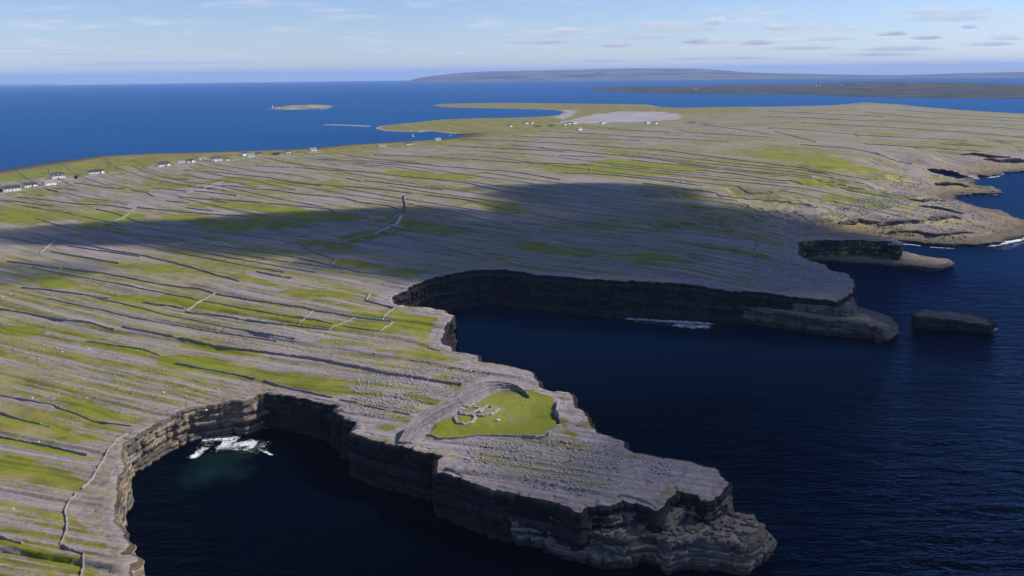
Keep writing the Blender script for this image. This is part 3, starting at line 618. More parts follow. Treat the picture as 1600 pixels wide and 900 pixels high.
for k, (gx, gy, rx, ry, m) in enumerate([(-285, 640, 120, 52, CLOUD), (-140, 645, 125, 100, CLOUD), (80, 715, 90, 185, CLOUD), (75, 830, 80, 70, CLOUD), (165, 600, 120, 140, CLOUD), (200, 490, 110, 85, CLOUD), (0, 560, 120, 90, CLOUD), (300, 490, 80, 70, THIN), (95, 225, 85, 75, THIN), (-330, 500, 40, 35, THIN)]):
    rng = random.Random(k)
    for j in range(4 if m is CLOUD else 1):
        f = 1.0 if j == 0 else rng.uniform(.35, .6); ex = 0 if j == 0 else rng.uniform(-1, 1) * rx * .95; ey = 0 if j == 0 else rng.uniform(-1, 1) * ry * .95
        c = np.array([gx + ex, gy + ey, 22.0]) + TOSUN * ((ALT + rng.uniform(-30, 30)) / TOSUN[2])
        tag(blob('cloud', c, (rx * f * 1.08, ry * f * 1.08, 58 * (1 if j == 0 else .7)), m, 10 * k + j), kind='stuff')

def far_clouds():
    P = [(40, 75, 70, 8), (105, 77, 60, 8), (850, 54, 110, 15), (885, 48, 40, 10), (960, 72, 44, 9), (1040, 38, 150, 12), (1056, 47, 100, 14), (1118, 35, 36, 15), (1110, 66, 80, 12), (1180, 68, 60, 10), (1250, 45, 100, 16), (1212, 43, 40, 10), (1290, 62, 60, 7), (1320, 47, 50, 6), (1455, 19, 66, 15), (1520, 18, 50, 14), (1480, 30, 110, 14), (1515, 43, 24, 8), (1390, 54, 40, 8), (1446, 60, 40, 8),
         (1400, 78, 110, 10), (1572, 60, 56, 12), (1545, 70, 70, 8), (1370, 86, 120, 7), (1000, 60, 110, 8), (840, 67, 90, 7), (945, 96, 100, 6), (1250, 76, 90, 7), (165, 84, 200, 7), (330, 91, 120, 4), (455, 84, 60, 3), (590, 86, 80, 3), (250, 99, 300, 8), (1130, 92, 160, 6), (1500, 98, 160, 7)]
    D = 18000.0; dens = [mat_cloud('cumulus_vapour', v) for v in (.0012, .0032, .0075)]; cnt = {}
    for k, (px, py, w, h) in enumerate(sorted(P)):
        d = pdir(px, py); t = D / d[1]; c = np.array([0, 0, CAM_H]) + d * t; m = D / FOC; rx, rz = w * m / 2, max(h * m / 2, 25)
        o = blob('cloud', c, (rx, rx * .55, rz), dens[0 if w > 90 or h < 6 else 2 if w < 48 else 1], 500 + k, 44, 1.9, 5.0, .45)
        sd = 'left' if px < 700 else 'right'; n = cnt[sd] = cnt.get(sd, -1) + 1
        tag(o, f'{"small white" if w < 70 else "long flat grey"} cloud low over the {sd} half of the horizon, {ordinal(n)} from left', 'cloud', f'clouds low over the {sd} half')
def ordinal(k): return ORD[k] if k < len(ORD) else '%dth' % (k + 1)
ORD = ['first', 'second', 'third', 'fourth', 'fifth', 'sixth', 'seventh', 'eighth', 'ninth', 'tenth', 'eleventh', 'twelfth', 'thirteenth', 'fourteenth', 'fifteenth', 'sixteenth', 'seventeenth', 'eighteenth', 'nineteenth', 'twentieth', 'twenty-first', 'twenty-second', 'twenty-third', 'twenty-fourth', 'twenty-fifth', 'twenty-sixth', 'twenty-seventh', 'twenty-eighth', 'twenty-ninth', 'thirtieth']
far_clouds()

# ------------------------------------------------------------------ stone fort across the neck of the promontory
OUT = [(622, 676), (640, 656), (660, 644), (680, 632), (700, 624), (716, 612), (732, 602), (756, 593), (776, 590), (800, 593), (816, 599), (827, 606)]
INN = [(646, 692), (669, 671), (688, 659), (705, 652), (718, 644), (736, 634), (752, 626), (768, 617), (782, 612), (800, 611), (816, 612), (826, 613)]
def fort():
    top = 4.6
    o = np.array([pt(a, b, hit(a, b)[2] + top)[:2] for a, b in OUT]); i = np.array([hit(a, b)[:2] for a, b in INN])
    q = np.linspace(0, 1, 150); so = np.linspace(0, 1, len(OUT))
    O = np.stack([np.interp(q, so, o[:, k]) for k in (0, 1)], -1); I = np.stack([np.interp(q, so, i[:, k]) for k in (0, 1)], -1)
    for A in (O, I):
        for _ in range(6): A[1:-1] = (A[:-2] + A[1:-1] * 2 + A[2:]) / 4
    gz = height(O[:, 0], O[:, 1], False)[0]; gi = height(I[:, 0], I[:, 1], False)[0]
    taper = np.minimum(1, np.minimum(q / .10 * .75 + .25, (1 - q) / .4 * .75 + .2))
    root = empty('stone_fort', (float(O[60, 0]), float(O[60, 1]), float(gz[60])))
    tag(root, 'massive curved grey stone fort wall cutting off the grassy promontory', 'fort wall')
    def strip(name, prof, seed):
        rows = []
        for k, (u, h) in enumerate(prof):
            P = O + (I - O) * u; b = gz + (gi - gz) * min(max(u, 0), 1)
            jit = .22 * (hsh(np.arange(150), np.full(150, seed + k)) - .5)
            low = .55 * (vnoise(q * 30, q * 0 + k, seed) - .5) if 0 < h < 9 else 0
            rows.append(np.concatenate([P + jit[:, None] * .6, (b + (h * taper if h > 0 else h) + low + jit)[:, None]], 1))
        V = np.stack(rows) - np.array(root.location); n = len(prof)
        idx = np.arange(n * 150).reshape(n, 150); Q = np.stack([idx[:-1, :-1], idx[:-1, 1:], idx[1:, 1:], idx[1:, :-1]], -1).reshape(-1, 4).tolist()
        Q += [[int(idx[k, 0]) for k in range(n)], [int(idx[k, 149]) for k in range(n)][::-1]]
        mesh(name, V.reshape(-1, 3), Q, FORTM, root)
    strip('rampart', [(-.04, -.8), (-.02, 2.2), (0, top), (.12, top + .1), (.26, top), (.27, 3.4), (.27, -.8)], 200)
    strip('terrace', [(.26, -.8), (.26, 3.5), (.38, 3.5), (.46, 3.35), (.47, 2.4), (.47, -.8)], 210)
    strip('terrace', [(.46, -.8), (.46, 2.3), (.56, 2.3), (.66, 2.1), (.67, 1.3), (.67, -.8)], 220)
    strip('terrace', [(.66, -.8), (.66, 1.2), (.78, 1.15), (.9, .9), (.97, .3), (1.0, -.4)], 230)
fort()

# ------------------------------------------------------------------ dry stone walls
def wall_mesh(P, h, w, seed, ds):
    c, s = resample(P, ds); n = len(c)
    tn = np.gradient(c, axis=0); tn /= np.linalg.norm(tn, axis=1)[:, None] + 1e-9; nr = np.stack([tn[:, 1], -tn[:, 0]], -1)
    sc = np.full(n, seed); wob = (.35 * (vnoise(s / 4, s * 0, seed) - .5) + .25 * (hsh(np.arange(n), sc) - .5)) * w
    c = c + nr * wob[:, None] + nr * (1.6 * (fbm(s / 22, s * 0 + seed, 3, seed) - .5))[:, None]
    z = height(c[:, 0], c[:, 1])[0]
    hh = h * (.78 + .3 * hsh(np.arange(n), sc + 1) + .25 * (vnoise(s / 9, s * 0, seed + 2) - .5)); hh[vnoise(s / 13, s * 0, seed + 5) < .05] *= .5
    prof = [(-.62, -1.0), (-.55, .45), (-.36, .93), (0, 1.03), (.36, .93), (.55, .45), (.62, -1.0)]
    rows = []
    for k, (a, b) in enumerate(prof):
        j = .2 * w * (hsh(np.arange(n), sc + 10 + k) - .5); jz = .12 * h * (hsh(np.arange(n), sc + 20 + k) - .5)
        rows.append(np.concatenate([c + nr * (a * w + j)[:, None], (z + (b * hh + jz if b > 0 else b))[:, None]], 1))
    V = np.stack(rows); m = len(prof); idx = np.arange(m * n).reshape(m, n)
    Q = np.stack([idx[:-1, :-1], idx[:-1, 1:], idx[1:, 1:], idx[1:, :-1]], -1).reshape(-1, 4).tolist()
    Q += [[int(idx[k, 0]) for k in range(m)], [int(idx[k, n - 1]) for k in range(m)][::-1]]
    return V.reshape(-1, 3), Q
WALLS = [
 [(115,286),(140,289),(160,293),(195,295)], [(84,294),(120,297)], [(57,304),(69,306)], [(27,308),(50,310),(105,317),(140,320),(175,322),(207,327)], [(215,325),(250,328),(290,332),(325,335),(383,338)], [(0,313),(45,317),(83,322)], [(150,327),(175,332),(195,339)],
 [(200,341),(215,347),(250,350),(290,355),(350,362),(400,369)], [(205,297),(232,302),(242,308)], [(240,294),(292,299)], [(302,299),(370,306)], [(280,308),(325,312),(357,317)], [(260,314),(295,318)], [(291,325),(332,330)], [(327,311),(400,316)], [(345,290),(400,295)],
 [(287,266),(350,270),(400,276)], [(257,277),(295,281)], [(147,359),(212,367),(270,372),(305,381)], [(307,381),(400,391)], [(167,351),(225,357),(275,364)], [(0,369),(30,375),(75,382)], [(90,375),(140,385),(225,400),(275,412),(375,440)], [(107,385),(150,391),(220,401)],
 [(80,394),(150,405),(187,412)], [(12,409),(95,420)], [(100,420),(162,427),(225,440),(287,449),(312,451),(335,459)], [(62,396),(92,372)], [(152,355),(190,342),(210,327)], [(292,302),(350,284)],
 [(400,259),(452,262)], [(462,262),(505,265),(575,270),(630,276),(675,280),(725,285),(755,292),(800,302)], [(497,249),(555,250),(625,255),(687,260),(800,269)], [(585,242),(650,244),(725,249),(800,254)], [(542,279),(565,284)], [(570,283),(625,289),(692,297)],
 [(400,276),(450,284),(500,289),(550,292),(600,297),(646,303)], [(452,285),(502,291)], [(400,296),(427,297),(472,304),(535,309),(560,316),(607,322),(627,329)], [(632,306),(634,331)], [(635,332),(665,341),(700,356),(727,365),(800,374)], [(637,319),(670,325),(712,332),(750,342),(787,352)],
 [(662,305),(725,312),(762,320),(800,330)], [(400,316),(482,324),(515,327),(525,332),(575,337)], [(567,329),(625,333)], [(437,339),(500,345),(562,349),(597,355)], [(607,354),(650,361),(695,366)], [(597,362),(625,367),(675,382),(737,397),(800,411)], [(560,375),(625,387),(700,397)],
 [(400,369),(432,375),(472,382),(480,390),(525,406)], [(525,406),(518,415)], [(400,392),(457,401),(517,415),(562,426),(645,434)], [(400,365),(482,370)], [(525,381),(585,365),(625,334)], [(400,425),(455,435)],
 [(800,227),(887,235),(955,242),(1025,249),(1105,260)], [(882,225),(975,232),(1040,235),(1087,242),(1160,251),(1200,256)], [(1038,235),(1039,244)], [(872,243),(947,246)], [(800,254),(865,256),(917,259)], [(922,261),(922,272)], [(800,269),(845,276),(875,281)], [(880,270),(960,274),(1025,281),(1097,291)],
 [(1067,276),(1064,285)], [(1087,266),(1150,272),(1200,280)], [(1005,287),(1075,296),(1125,304),(1200,314)], [(827,289),(887,297),(925,305),(980,311),(1020,316),(1100,327),(1200,341)], [(1002,289),(981,310)], [(995,304),(1040,306)], [(805,304),(862,311),(925,320),(980,330),(1050,340),(1142,350),(1200,356)], [(810,307),(882,320)],
 [(800,327),(850,337),(900,346),(975,355),(1050,362),(1125,370),(1185,377)], [(1186,377),(1178,400)], [(800,346),(847,352)], [(854,347),(849,360)], [(850,360),(925,367),(1000,377),(1075,391),(1175,402),(1192,407)], [(1017,372),(1100,385),(1162,387)], [(800,375),(845,380),(900,395),(940,405),(997,416)], [(1002,417),(1035,425),(1062,430)],
 [(812,410),(875,416),(950,426)], [(1192,407),(1170,427)], [(1200,256),(1262,264),(1330,277),(1370,281)], [(1200,281),(1262,291),(1337,300),(1395,309)], [(1200,315),(1277,325)], [(1239,331),(1260,344)], [(1200,337),(1250,347)], [(1250,226),(1325,232),(1380,244),(1425,252)], [(1350,225),(1425,230),(1532,237)], [(1470,225),(1550,229)],
 [(1200,200),(1280,205),(1350,212),(1450,217),(1512,220)], [(1210,205),(1275,222)], [(1200,182),(1300,187),(1400,190),(1500,196),(1600,203)], [(1250,192),(1400,200),(1600,215)], [(1350,175),(1450,185),(1600,190)], [(1335,208),(1340,214)], [(1200,174),(1290,178),(1380,182)], [(1400,172),(1500,180),(1600,186)],
 [(840,205),(925,209),(1050,217),(1137,222)], [(800,212),(900,216),(1000,220)], [(950,201),(1045,207)], [(1060,202),(1070,206),(1140,211),(1200,215)], [(1100,196),(1200,210)], [(720,218),(800,220),(880,224)], [(700,228),(790,232),(880,238)],
 [(0,482),(45,489),(92,499),(140,505),(180,515)], [(192,511),(240,521),(300,532),(350,544),(400,550),(460,556),(500,564),(560,575),(612,585),(662,592),(722,601)], [(0,617),(45,626),(77,632),(95,639),(117,646),(145,656),(165,660),(205,665)], [(0,645),(32,655),(77,667)], [(291,487),(325,491),(400,502),(460,509),(515,514)],
 [(225,472),(287,482)], [(337,459),(400,470),(432,474),(475,481),(492,486),(550,495),(612,502)], [(35,450),(125,460),(170,466)], [(290,486),(337,459)], [(135,534),(225,547),(250,555)], [(275,567),(345,580),(400,592)], [(537,509),(592,517)], [(462,509),(492,486)], [(515,514),(555,497)], [(592,517),(614,504)], [(595,500),(617,481)],
 [(572,471),(615,481)], [(579,459),(572,470)], [(412,595),(450,607),(520,622)], [(532,625),(560,630)], [(570,634),(600,641),(640,649)], [(200,677),(185,685),(172,700),(157,725),(145,745),(127,764)], [(117,770),(116,775),(105,787),(100,800),(102,815),(101,835),(95,850)], [(95,850),(115,859),(131,864),(130,880),(125,905),(120,930)],
 [(0,837),(37,847)], [(0,682),(75,697),(137,712)], [(668,679),(686,685),(712,685),(752,682),(800,683),(854,683)], [(875,630),(869,646),(873,660),(876,670),(856,682)]]
TALL = {(192,511): 1.2, (875,630): 2.2, (632, 306): 2.2}
def zone(x, y):
    if y > 625 and x > 660: return 'round the green inside the stone fort'
    if x < 400:
        if y < 345: return 'in fields below the leftmost white cottages'
        if y < 430: return 'at the left end of the cloud shadow'
        if y < 610: return 'on the pale pavement at left'
        return 'beside the near left bay'
    if x < 800:
        if y < 240: return 'behind the shore bungalows'
        if y < 300: return 'on the sunlit slope below the shore bungalows'
        if y < 442: return 'in cloud shadow left of the far bay'
        return 'on land between the two bays'
    if x < 1200:
        if y < 224: return 'in front of the sandy flats'
        if y < 288: return 'in the sunlit fields at mid distance'
        return 'above the cliff of the far bay'
    return 'on the far right ridge' if y < 240 else 'above the rocky shore at right'
def project(p):
    d = np.asarray(p, float) - (0, 0, CAM_H); w = d @ _f; return 800 + FOC * (d @ _r) / w, 450 - FOC * (d @ _u) / w
def more_walls(n):                                 # the fainter walls of the net, along the limestone bands
    rng = random.Random(21); out = []
    cl = np.concatenate([resample(P, 8)[0] for P in run('c')]); sh = np.concatenate([resample(P, 12)[0] for P in ramp_s + ramp_r])
    old = np.concatenate([resample(hits(P), 8)[0] for P in WALLS])
    def near(q, C): return np.sqrt(((q[:, None] - C[None]) ** 2).sum(-1).min())
    for _ in range(900):
        if len(out) >= n: break
        px, py = rng.uniform(0, 1400), 235 + 260 * rng.random() ** 1.8
        p = hit(px, py); L = rng.uniform(90, 260) * (1 + p[1] / 900); c0 = float(band(p[0], p[1])); xs = np.linspace(p[0], p[0] + L * .75, 9)
        wv = rng.uniform(-.03, .03); ys = np.exp((c0 - .4375 * xs) / 350) * (1 + wv * (xs - p[0]) / L); q = np.stack([xs, ys], -1)
        if not inpoly(xs, ys, LAND).all() or near(q, cl) < 12 + p[1] * .02 or near(q, sh) < 60 or near(q[2:7:2], old) < 3 + p[1] * .009: continue
        old = np.concatenate([old, resample(q, 8)[0]]); W = np.stack([xs, ys, relief(xs, ys)], -1); out.append((W, [project(w) for w in W]))
    return out
def field_walls():
    info = []
    for P in WALLS:
        m = np.array(P, float).mean(0); info.append((zone(*m), m[1], P, np.array(hits(P)), 1.0))
    for W, P in more_walls(75):
        m = np.array(P).mean(0); info.append((zone(*m), m[1], P, W, .75))
    for zn in sorted(set(i[0] for i in info)):
        ws = sorted([i for i in info if i[0] == zn], key=lambda i: i[1])
        for k, (_, _, P, W, low) in enumerate(ws):
            r = float(np.median(np.hypot(W[:, 0], W[:, 1])))
            h = low * TALL.get(tuple(P[0]), (.7 if r < 420 else 1.0)); w = .5 if r < 420 else .65 + r / 4500
            V, Q = wall_mesh(W, h, w, 300 + k + len(zn) * 31, min(max(r / 330, .75), 5))
            c = V.mean(0); o = mesh('stone_fence', V - c, Q, WALLM); o.location = c
            px = np.array(P, float); steep = abs(px[-1, 1] - px[0, 1]) > .7 * abs(px[-1, 0] - px[0, 0])
            ln = abs(px[-1, 0] - px[0, 0]); ad = 'cross' if steep else 'long' if ln > 150 else 'short' if ln < 60 else 'grey'
            tag(o, f'{ad} dry stone wall {zn}, {ordinal(k)} from the top', 'wall', 'field walls ' + zn)
field_walls()
def ruins():
    data = [([(713, 651), (712, 656), (716, 661), (725, 663), (736, 661), (742, 655), (741, 650), (728, 648), (716, 648)], 'oval ruined hut footing nearest the camera on the fort green'),
            ([(718, 645), (727, 638), (738, 634), (750, 627)], 'curved ruined footing against the inner foot of the fort wall'),
            ([(726, 648), (738, 646), (747, 642), (749, 638), (742, 637)], 'short hooked ruined footing in the middle of the hut group'),
            ([(750, 646), (755, 640), (763, 636), (769, 637)], 'small arched ruined footing at the back of the hut group'),
            ([(744, 649), (756, 650), (767, 648), (774, 644), (778, 639)], 'crescent ruined footing at the right end of the hut group')]
    for k, (P, lb) in enumerate(data):
        V, Q = wall_mesh(np.array(hits(P)), .8, 1.15, 900 + k, .5); c = V.mean(0)
        o = mesh('hut_ruin', V - c, Q, WALLM); o.location = c; tag(o, lb, 'ruin', 'hut ruins on the fort green')
ruins()

# ------------------------------------------------------------------ loose stones
def stones(name, regions, n, smin, smax, mat, seed):
    rng = np.random.default_rng(seed); Vs = []; cnt = 0
    base = np.array([(x, y, z) for z in (-.5, .5) for y in (-.5, .5) for x in (-.5, .5)])
    for P, share in regions:
        W = np.array(hits(P))[:, :2]; m = int(n * share); got = 0; X = []
        while got < m:
            q = rng.uniform(W.min(0), W.max(0), (m * 2, 2)); q = q[inpoly(q[:, 0], q[:, 1], W) & inpoly(q[:, 0], q[:, 1], LAND)]
            q = q[fbm(q[:, 0] / 11, q[:, 1] / 11, 3, seed) + .5 * rng.random(len(q)) > .72]; X.append(q); got += len(q)
        X = np.concatenate(X)[:m]; z = height(X[:, 0], X[:, 1])[0]
        sz = smin + (smax - smin) * rng.random(m) ** 3
        v = (base[None] + rng.uniform(-.2, .2, (m, 8, 3))) * (sz[:, None, None] * rng.uniform(.6, 1.2, (m, 1, 3)) * np.array([1, 1, .6]))
        a = rng.uniform(0, 6.28, m); ca, sa = np.cos(a)[:, None], np.sin(a)[:, None]
        v = np.stack([v[..., 0] * ca - v[..., 1] * sa, v[..., 0] * sa + v[..., 1] * ca, v[..., 2]], -1)
        Vs.append(v + np.concatenate([X, (z + sz * .12)[:, None]], 1)[:, None])
    V = np.concatenate(Vs); k = len(V); Q = (np.array(BOXF)[None] + (np.arange(k) * 8)[:, None, None]).reshape(-1, 4)
    tag(mesh(name, V.reshape(-1, 3), Q, mat), kind='stuff')
stones('loose_stones', [([(560, 592), (640, 575), (735, 572), (770, 580), (716, 608), (690, 624), (640, 652), (600, 655), (545, 640)], .34),
                        ([(710, 690), (860, 688), (960, 692), (1100, 730), (1050, 758), (900, 775), (720, 740)], .30),
                        ([(200, 560), (400, 600), (380, 620), (250, 670), (100, 620), (0, 560), (0, 480)], .08), ([(420, 510), (640, 545), (690, 560), (640, 590), (400, 545), (200, 500)], .08)], 12000, .12, .75, STONEM, 5)
stones('storm_beach_rubble', [([(1230, 345), (1330, 318), (1400, 300), (1440, 305), (1420, 320), (1340, 345), (1260, 362)], .35), ([(1170, 430), (1230, 395), (1300, 430), (1290, 455), (1200, 450)], .2), ([(1360, 270), (1440, 275), (1460, 300), (1400, 295)], .1), ([(1345, 358), (1420, 330), (1480, 315), (1580, 346), (1590, 362), (1480, 380), (1400, 372)], .35)], 9000, .35, 1.5, STONEM, 6)
PALE = mat_plain('pale_boulder', (.55, .53, .50), .9, .2, 2.0)
def boulders():
    rng = random.Random(4)
    protos = []
    for k in range(5):
        me = bpy.data.meshes.new('boulder'); o = blob('boulder', (0, 0, 0), (1, .8, .7), PALE, 40 + k, 7); protos.append(o.data); bpy.data.objects.remove(o)
    spots = [(82, 461), (16, 460), (4, 464), (198, 489), (50, 622), (138, 545), (97, 550), (136, 620), (112, 659), (260, 602), (288, 606), (340, 608), (301, 602), (529, 476), (502, 522), (420, 531), (736, 580), (560, 357), (37, 355), (86, 354), (527, 379), (532, 385), (434, 426), (1065, 313), (147, 325), (382, 297), (172, 530), (215, 548), (255, 612), (60, 560), (322, 640), (20, 795), (60, 690)]
    seen = {}
    for a, b in sorted(spots, key=lambda q: q[1]):
        p = hit(a, b); o = bpy.data.objects.new('boulder', rng.choice(protos)); COL.objects.link(o)
        k = rng.uniform(.35, .7) * (1 if p[1] < 480 else 1.3); o.scale = (k, k, k * .8); o.rotation_euler = (0, 0, rng.uniform(0, 6)); o.location = (p[0], p[1], float(height([p[0]], [p[1]])[0][0]) + .3 * k)
        zn = zone(a, b); n = seen[zn] = seen.get(zn, -1) + 1
        tag(o, f'pale boulder {zn}, {ordinal(n)} from the top', 'boulder', 'pale boulders ' + zn)
    p = hit(778, 658); o = bpy.data.objects.new('boulder', protos[1]); COL.objects.link(o); o.location = (p[0], p[1], p[2] + .35); o.scale = (.9, .8, .7)
    tag(o, 'white boulder alone on the green inside the stone fort', 'boulder')
boulders()

# ------------------------------------------------------------------ sea stack
def stack():
    P = [(1430, 487), (1436, 484), (1460, 484), (1490, 485), (1525, 492), (1548, 500), (1552, 506), (1545, 511), (1528, 508), (1495, 503), (1455, 498), (1430, 495)]
    W = [np.array([*pt(a, b, 6.8 - 3.0 * (a - 1430) / 120)[:2], 0]) for a, b in P]; c = np.mean(W, 0)
    root = empty('sea_stack', (float(c[0]), float(c[1]), 0)); tag(root, 'flat topped dark rock stack standing alone in the sea', 'sea stack')
    Pn = np.array([w[:2] for w in W]); ar = sum(Pn[i - 1][0] * Pn[i][1] - Pn[i][0] * Pn[i - 1][1] for i in range(len(Pn)))
    L = W if ar > 0 else W[::-1]
    stop = lambda q: 6.9 - 3.0 * np.clip((q[:, 0] - Pn[:, 0].min()) / np.ptp(Pn[:, 0]), 0, 1)
    o = cliff(L + [L[0]], -1.2, CLIFFSHADE, 77, .6, .6, ztop=stop, name='cliff_face', parent=root); o.location = -c
    q, s_ = resample(L + [L[0]], .8); n = len(q); V = []; K = 10
    for k in range(K):
        f = 1 - k / (K - 1) * .999; V.append(np.concatenate([c[:2] + (q - c[:2]) * f, (stop(c[:2] + (q - c[:2]) * f) + .05 + .4 * k / K + 1.0 * (fbm((c[0] + (q[:, 0] - c[0]) * f) / 4, (c[1] + (q[:, 1] - c[1]) * f) / 4, 3, 3) - .5))[:, None]], 1))
    V = np.stack(V) - c; idx = np.arange(K * n).reshape(K, n)
    Q = np.stack([idx[:-1, :-1], idx[:-1, 1:], idx[1:, 1:], idx[1:, :-1]], -1).reshape(-1, 4)
    ft = mesh('flat_top', V.reshape(-1, 3), Q, SHELFM, root, True); a = ft.data.attributes.new('tone', 'FLOAT', 'POINT'); a.data.foreach_set('value', [.5] * len(ft.data.vertices))
stack()

# ------------------------------------------------------------------ surf
def surf(px, hw, mat, name='surf', z=.12, k=1.0, world=None):
    P = world if world is not None else [pt(a, b, 0) for a, b in px]; c, s_ = resample(P, max(.8, hw / 6)); n = len(c); K = 9
    tn = np.gradient(c, axis=0); tn /= np.linalg.norm(tn, axis=1)[:, None] + 1e-9; nr = np.stack([tn[:, 1], -tn[:, 0]], -1)
    u = np.linspace(-1, 1, K); e = s_ / s_[-1]; cap = np.minimum(1, np.minimum(e, 1 - e) * 6)
    V = np.stack([np.concatenate([c + nr * (a * hw * (.35 + .65 * cap))[:, None], (z + drop(c[:, 0], c[:, 1]))[:, None] + .12 * hsh(np.arange(n), np.full(n, 3))[:, None]], 1) for a in u])
    cov = k * np.stack([(1 - a * a) * (.25 + .75 * cap) for a in u]); idx = np.arange(K * n).reshape(K, n)
    Q = np.stack([idx[:-1, :-1], idx[:-1, 1:], idx[1:, 1:], idx[1:, :-1]], -1).reshape(-1, 4)
    o = mesh(name, V.reshape(-1, 3), Q, mat); a = o.data.attributes.new('cover', 'FLOAT', 'POINT'); a.data.foreach_set('value', cov.astype(np.float32).ravel())
    tag(o, kind='stuff')
surf([(300, 742), (340, 735), (400, 745)], 12, AERATED, 'aerated_water', .05); surf([(270, 775), (300, 760), (330, 720), (420, 700)], 13, AERATED, 'aerated_water', .07); surf([(960, 505), (1060, 508), (1150, 512)], 8, AERATED, 'aerated_water', .05)
for px, hw in [([(306, 690), (330, 685), (352, 685), (380, 690)], 6.5), ([(335, 692), (370, 696), (412, 696)], 9), ([(296, 720), (312, 706), (326, 696)], 4.0), ([(400, 700), (430, 714)], 1.5),
               ([(950, 496), (985, 498), (1020, 500), (1060, 503), (1100, 506), (1140, 505)], 6.5), ([(1040, 507), (1090, 511), (1120, 510)], 8), 
               ([(1528, 519), (1548, 518), (1560, 512)], 3.6), ([(1450, 421), (1475, 419), (1492, 414)], 2.5), ([(1398, 380), (1420, 382), (1445, 385)], 3.0), ([(1445, 386), (1500, 389)], 2), ([(1525, 388), (1560, 382), (1600, 373), (1640, 358)], 8), ([(1562, 380), (1590, 376), (1620, 366)], 7), ([(1548, 329), (1565, 333), (1580, 341)], 7), ([(1500, 304), (1550, 304.5), (1570, 303)], 3), ([(1535, 278.5), (1555, 276), (1568, 270)], 9), ([(1380, 517), (1400, 516)], 1.5), ([(445, 172.3), (500, 171), (520, 167.5)], 14), ([(540, 196.5), (585, 198)], 5)]:
    surf(px, hw, FOAM)
surf([(296, 712), (330, 695), (370, 697), (440, 702)], 17, FOAM, z=.2, k=.74); surf([(960, 500), (1040, 506), (1150, 508)], 11, FOAM, z=.2, k=.74); surf([(1540, 395), (1600, 380), (1650, 362)], 14, FOAM, z=.2, k=.74)
for P in run('r'): surf(None, 5.0, FOAM, z=.16, k=.85, world=P)
surf(None, 2.2, FOAM, z=.16, k=.72, world=piece(ci(745, 419), ci(1285, 468))); surf(None, 2.0, FOAM, z=.16, k=.66, world=[np.array([*p, 0]) for p in SHELF[1][1]])

# ------------------------------------------------------------------ far land
FAR = mat_plain('far_moor', (.12, .11, .085), .95, .45, .0016, .1)
def mat_far(name, a, b, c, s):
    m, t, bs = newmat(name); pos = N(t, 'ShaderNodeNewGeometry').outputs['Position']
    col = ramp(t, noise(t, scaled(t, pos, (s, s * 2.2, s)), 1, 6, .65), [(.34, a), (.5, b), (.64, c)])
    Lk(t, col, bs.inputs['Base Color']); bs.inputs['Roughness'].default_value = .95; bs.inputs['Specular IOR Level'].default_value = .1; return m
HILLM = mat_far('far_hazed_hills', (.05, .055, .06), (.11, .105, .125), (.19, .175, .20), .0011)  # limestone tinted bluish, so part of the distance haze is in the colour
INISM = mat_far('low_island_fields', (.012, .015, .010), (.035, .034, .03), (.12, .11, .09), .004)
STRAWM = mat_far('dune_grass', (.13, .13, .05), (.22, .20, .10), (.42, .38, .32), .012)
def far_land(name, cols, mat, seed, rough):
    """cols: (px of column, front distance y at sea level, crest distance y, photo row of the crest)"""
    xs = np.linspace(cols[0][0], cols[-1][0], 240); c = np.array(cols, float)
    fy, cy_, ry = (np.interp(xs, c[:, 0], c[:, k]) for k in (1, 2, 3))
    rows = []; K = 22
    def at(px, yd):
        d = pdir(px, 130.0); t = yd / d[1]; return d[0] * t, yd
    crest = []
    for i, x in enumerate(xs):
        d = pdir(x, ry[i]); crest.append(CAM_H + d[2] * cy_[i] / d[1])
    crest = np.maximum(np.array(crest), drop(0, cy_) + 2); endt = np.clip(np.minimum(xs - xs[0], xs[-1] - xs) / (.03 * (xs[-1] - xs[0])), 0.02, 1)
    for k in range(K + 5):
        u = k / K; yd = fy + (cy_ - fy) * u; X = np.array([at(a, b)[0] for a, b in zip(xs, yd)])
        if u <= 1: h = (crest - drop(0, cy_)) * (sstep(0, 1.0, u) * .55 + .45 * u) + .2
        else: h = (crest - drop(0, cy_)) * (1 - (u - 1) * 5)
        h = h + np.abs(crest) * rough * (fbm(X / (cy_ - fy) * 5, yd / (cy_ - fy) * 5, 4, seed) - .5) * np.clip(4 * u * (1 - u), 0, 1)
        rows.append(np.stack([X, yd, np.where(k == 0, drop(X, yd) - 3, h + drop(X, yd))], -1))
    V = np.stack(rows); idx = np.arange(V.shape[0] * 240).reshape(-1, 240)
    Q = np.stack([idx[:-1, :-1], idx[:-1, 1:], idx[1:, 1:], idx[1:, :-1]], -1).reshape(-1, 4)
    return tag(mesh(name, V.reshape(-1, 3), Q, mat, None, True), kind='structure')
far_land('far_hills', [(640, 18500, 20000, 125.5), (655, 18000, 20000, 121.5), (680, 17000, 20000, 118), (720, 16500, 20000, 114), (760, 16500, 20000, 111.5), (850, 16000, 20000, 110), (900, 16000, 20000, 109), (950, 16000, 20000, 107.3), (1000, 15800, 20000, 106.7), (1090, 15500, 20000, 107.2), (1130, 15500, 19500, 110), (1170, 15300, 19000, 113), (1220, 15000, 19000, 114.3), (1300, 14500, 18500, 116), (1390, 14000, 17500, 117), (1450, 13500, 17000, 115.5), (1500, 13000, 16500, 114), (1560, 12500, 16000, 112.5), (1620, 12000, 15500, 111), (1850, 11000, 14500, 108)], HILLM, 3, .25)
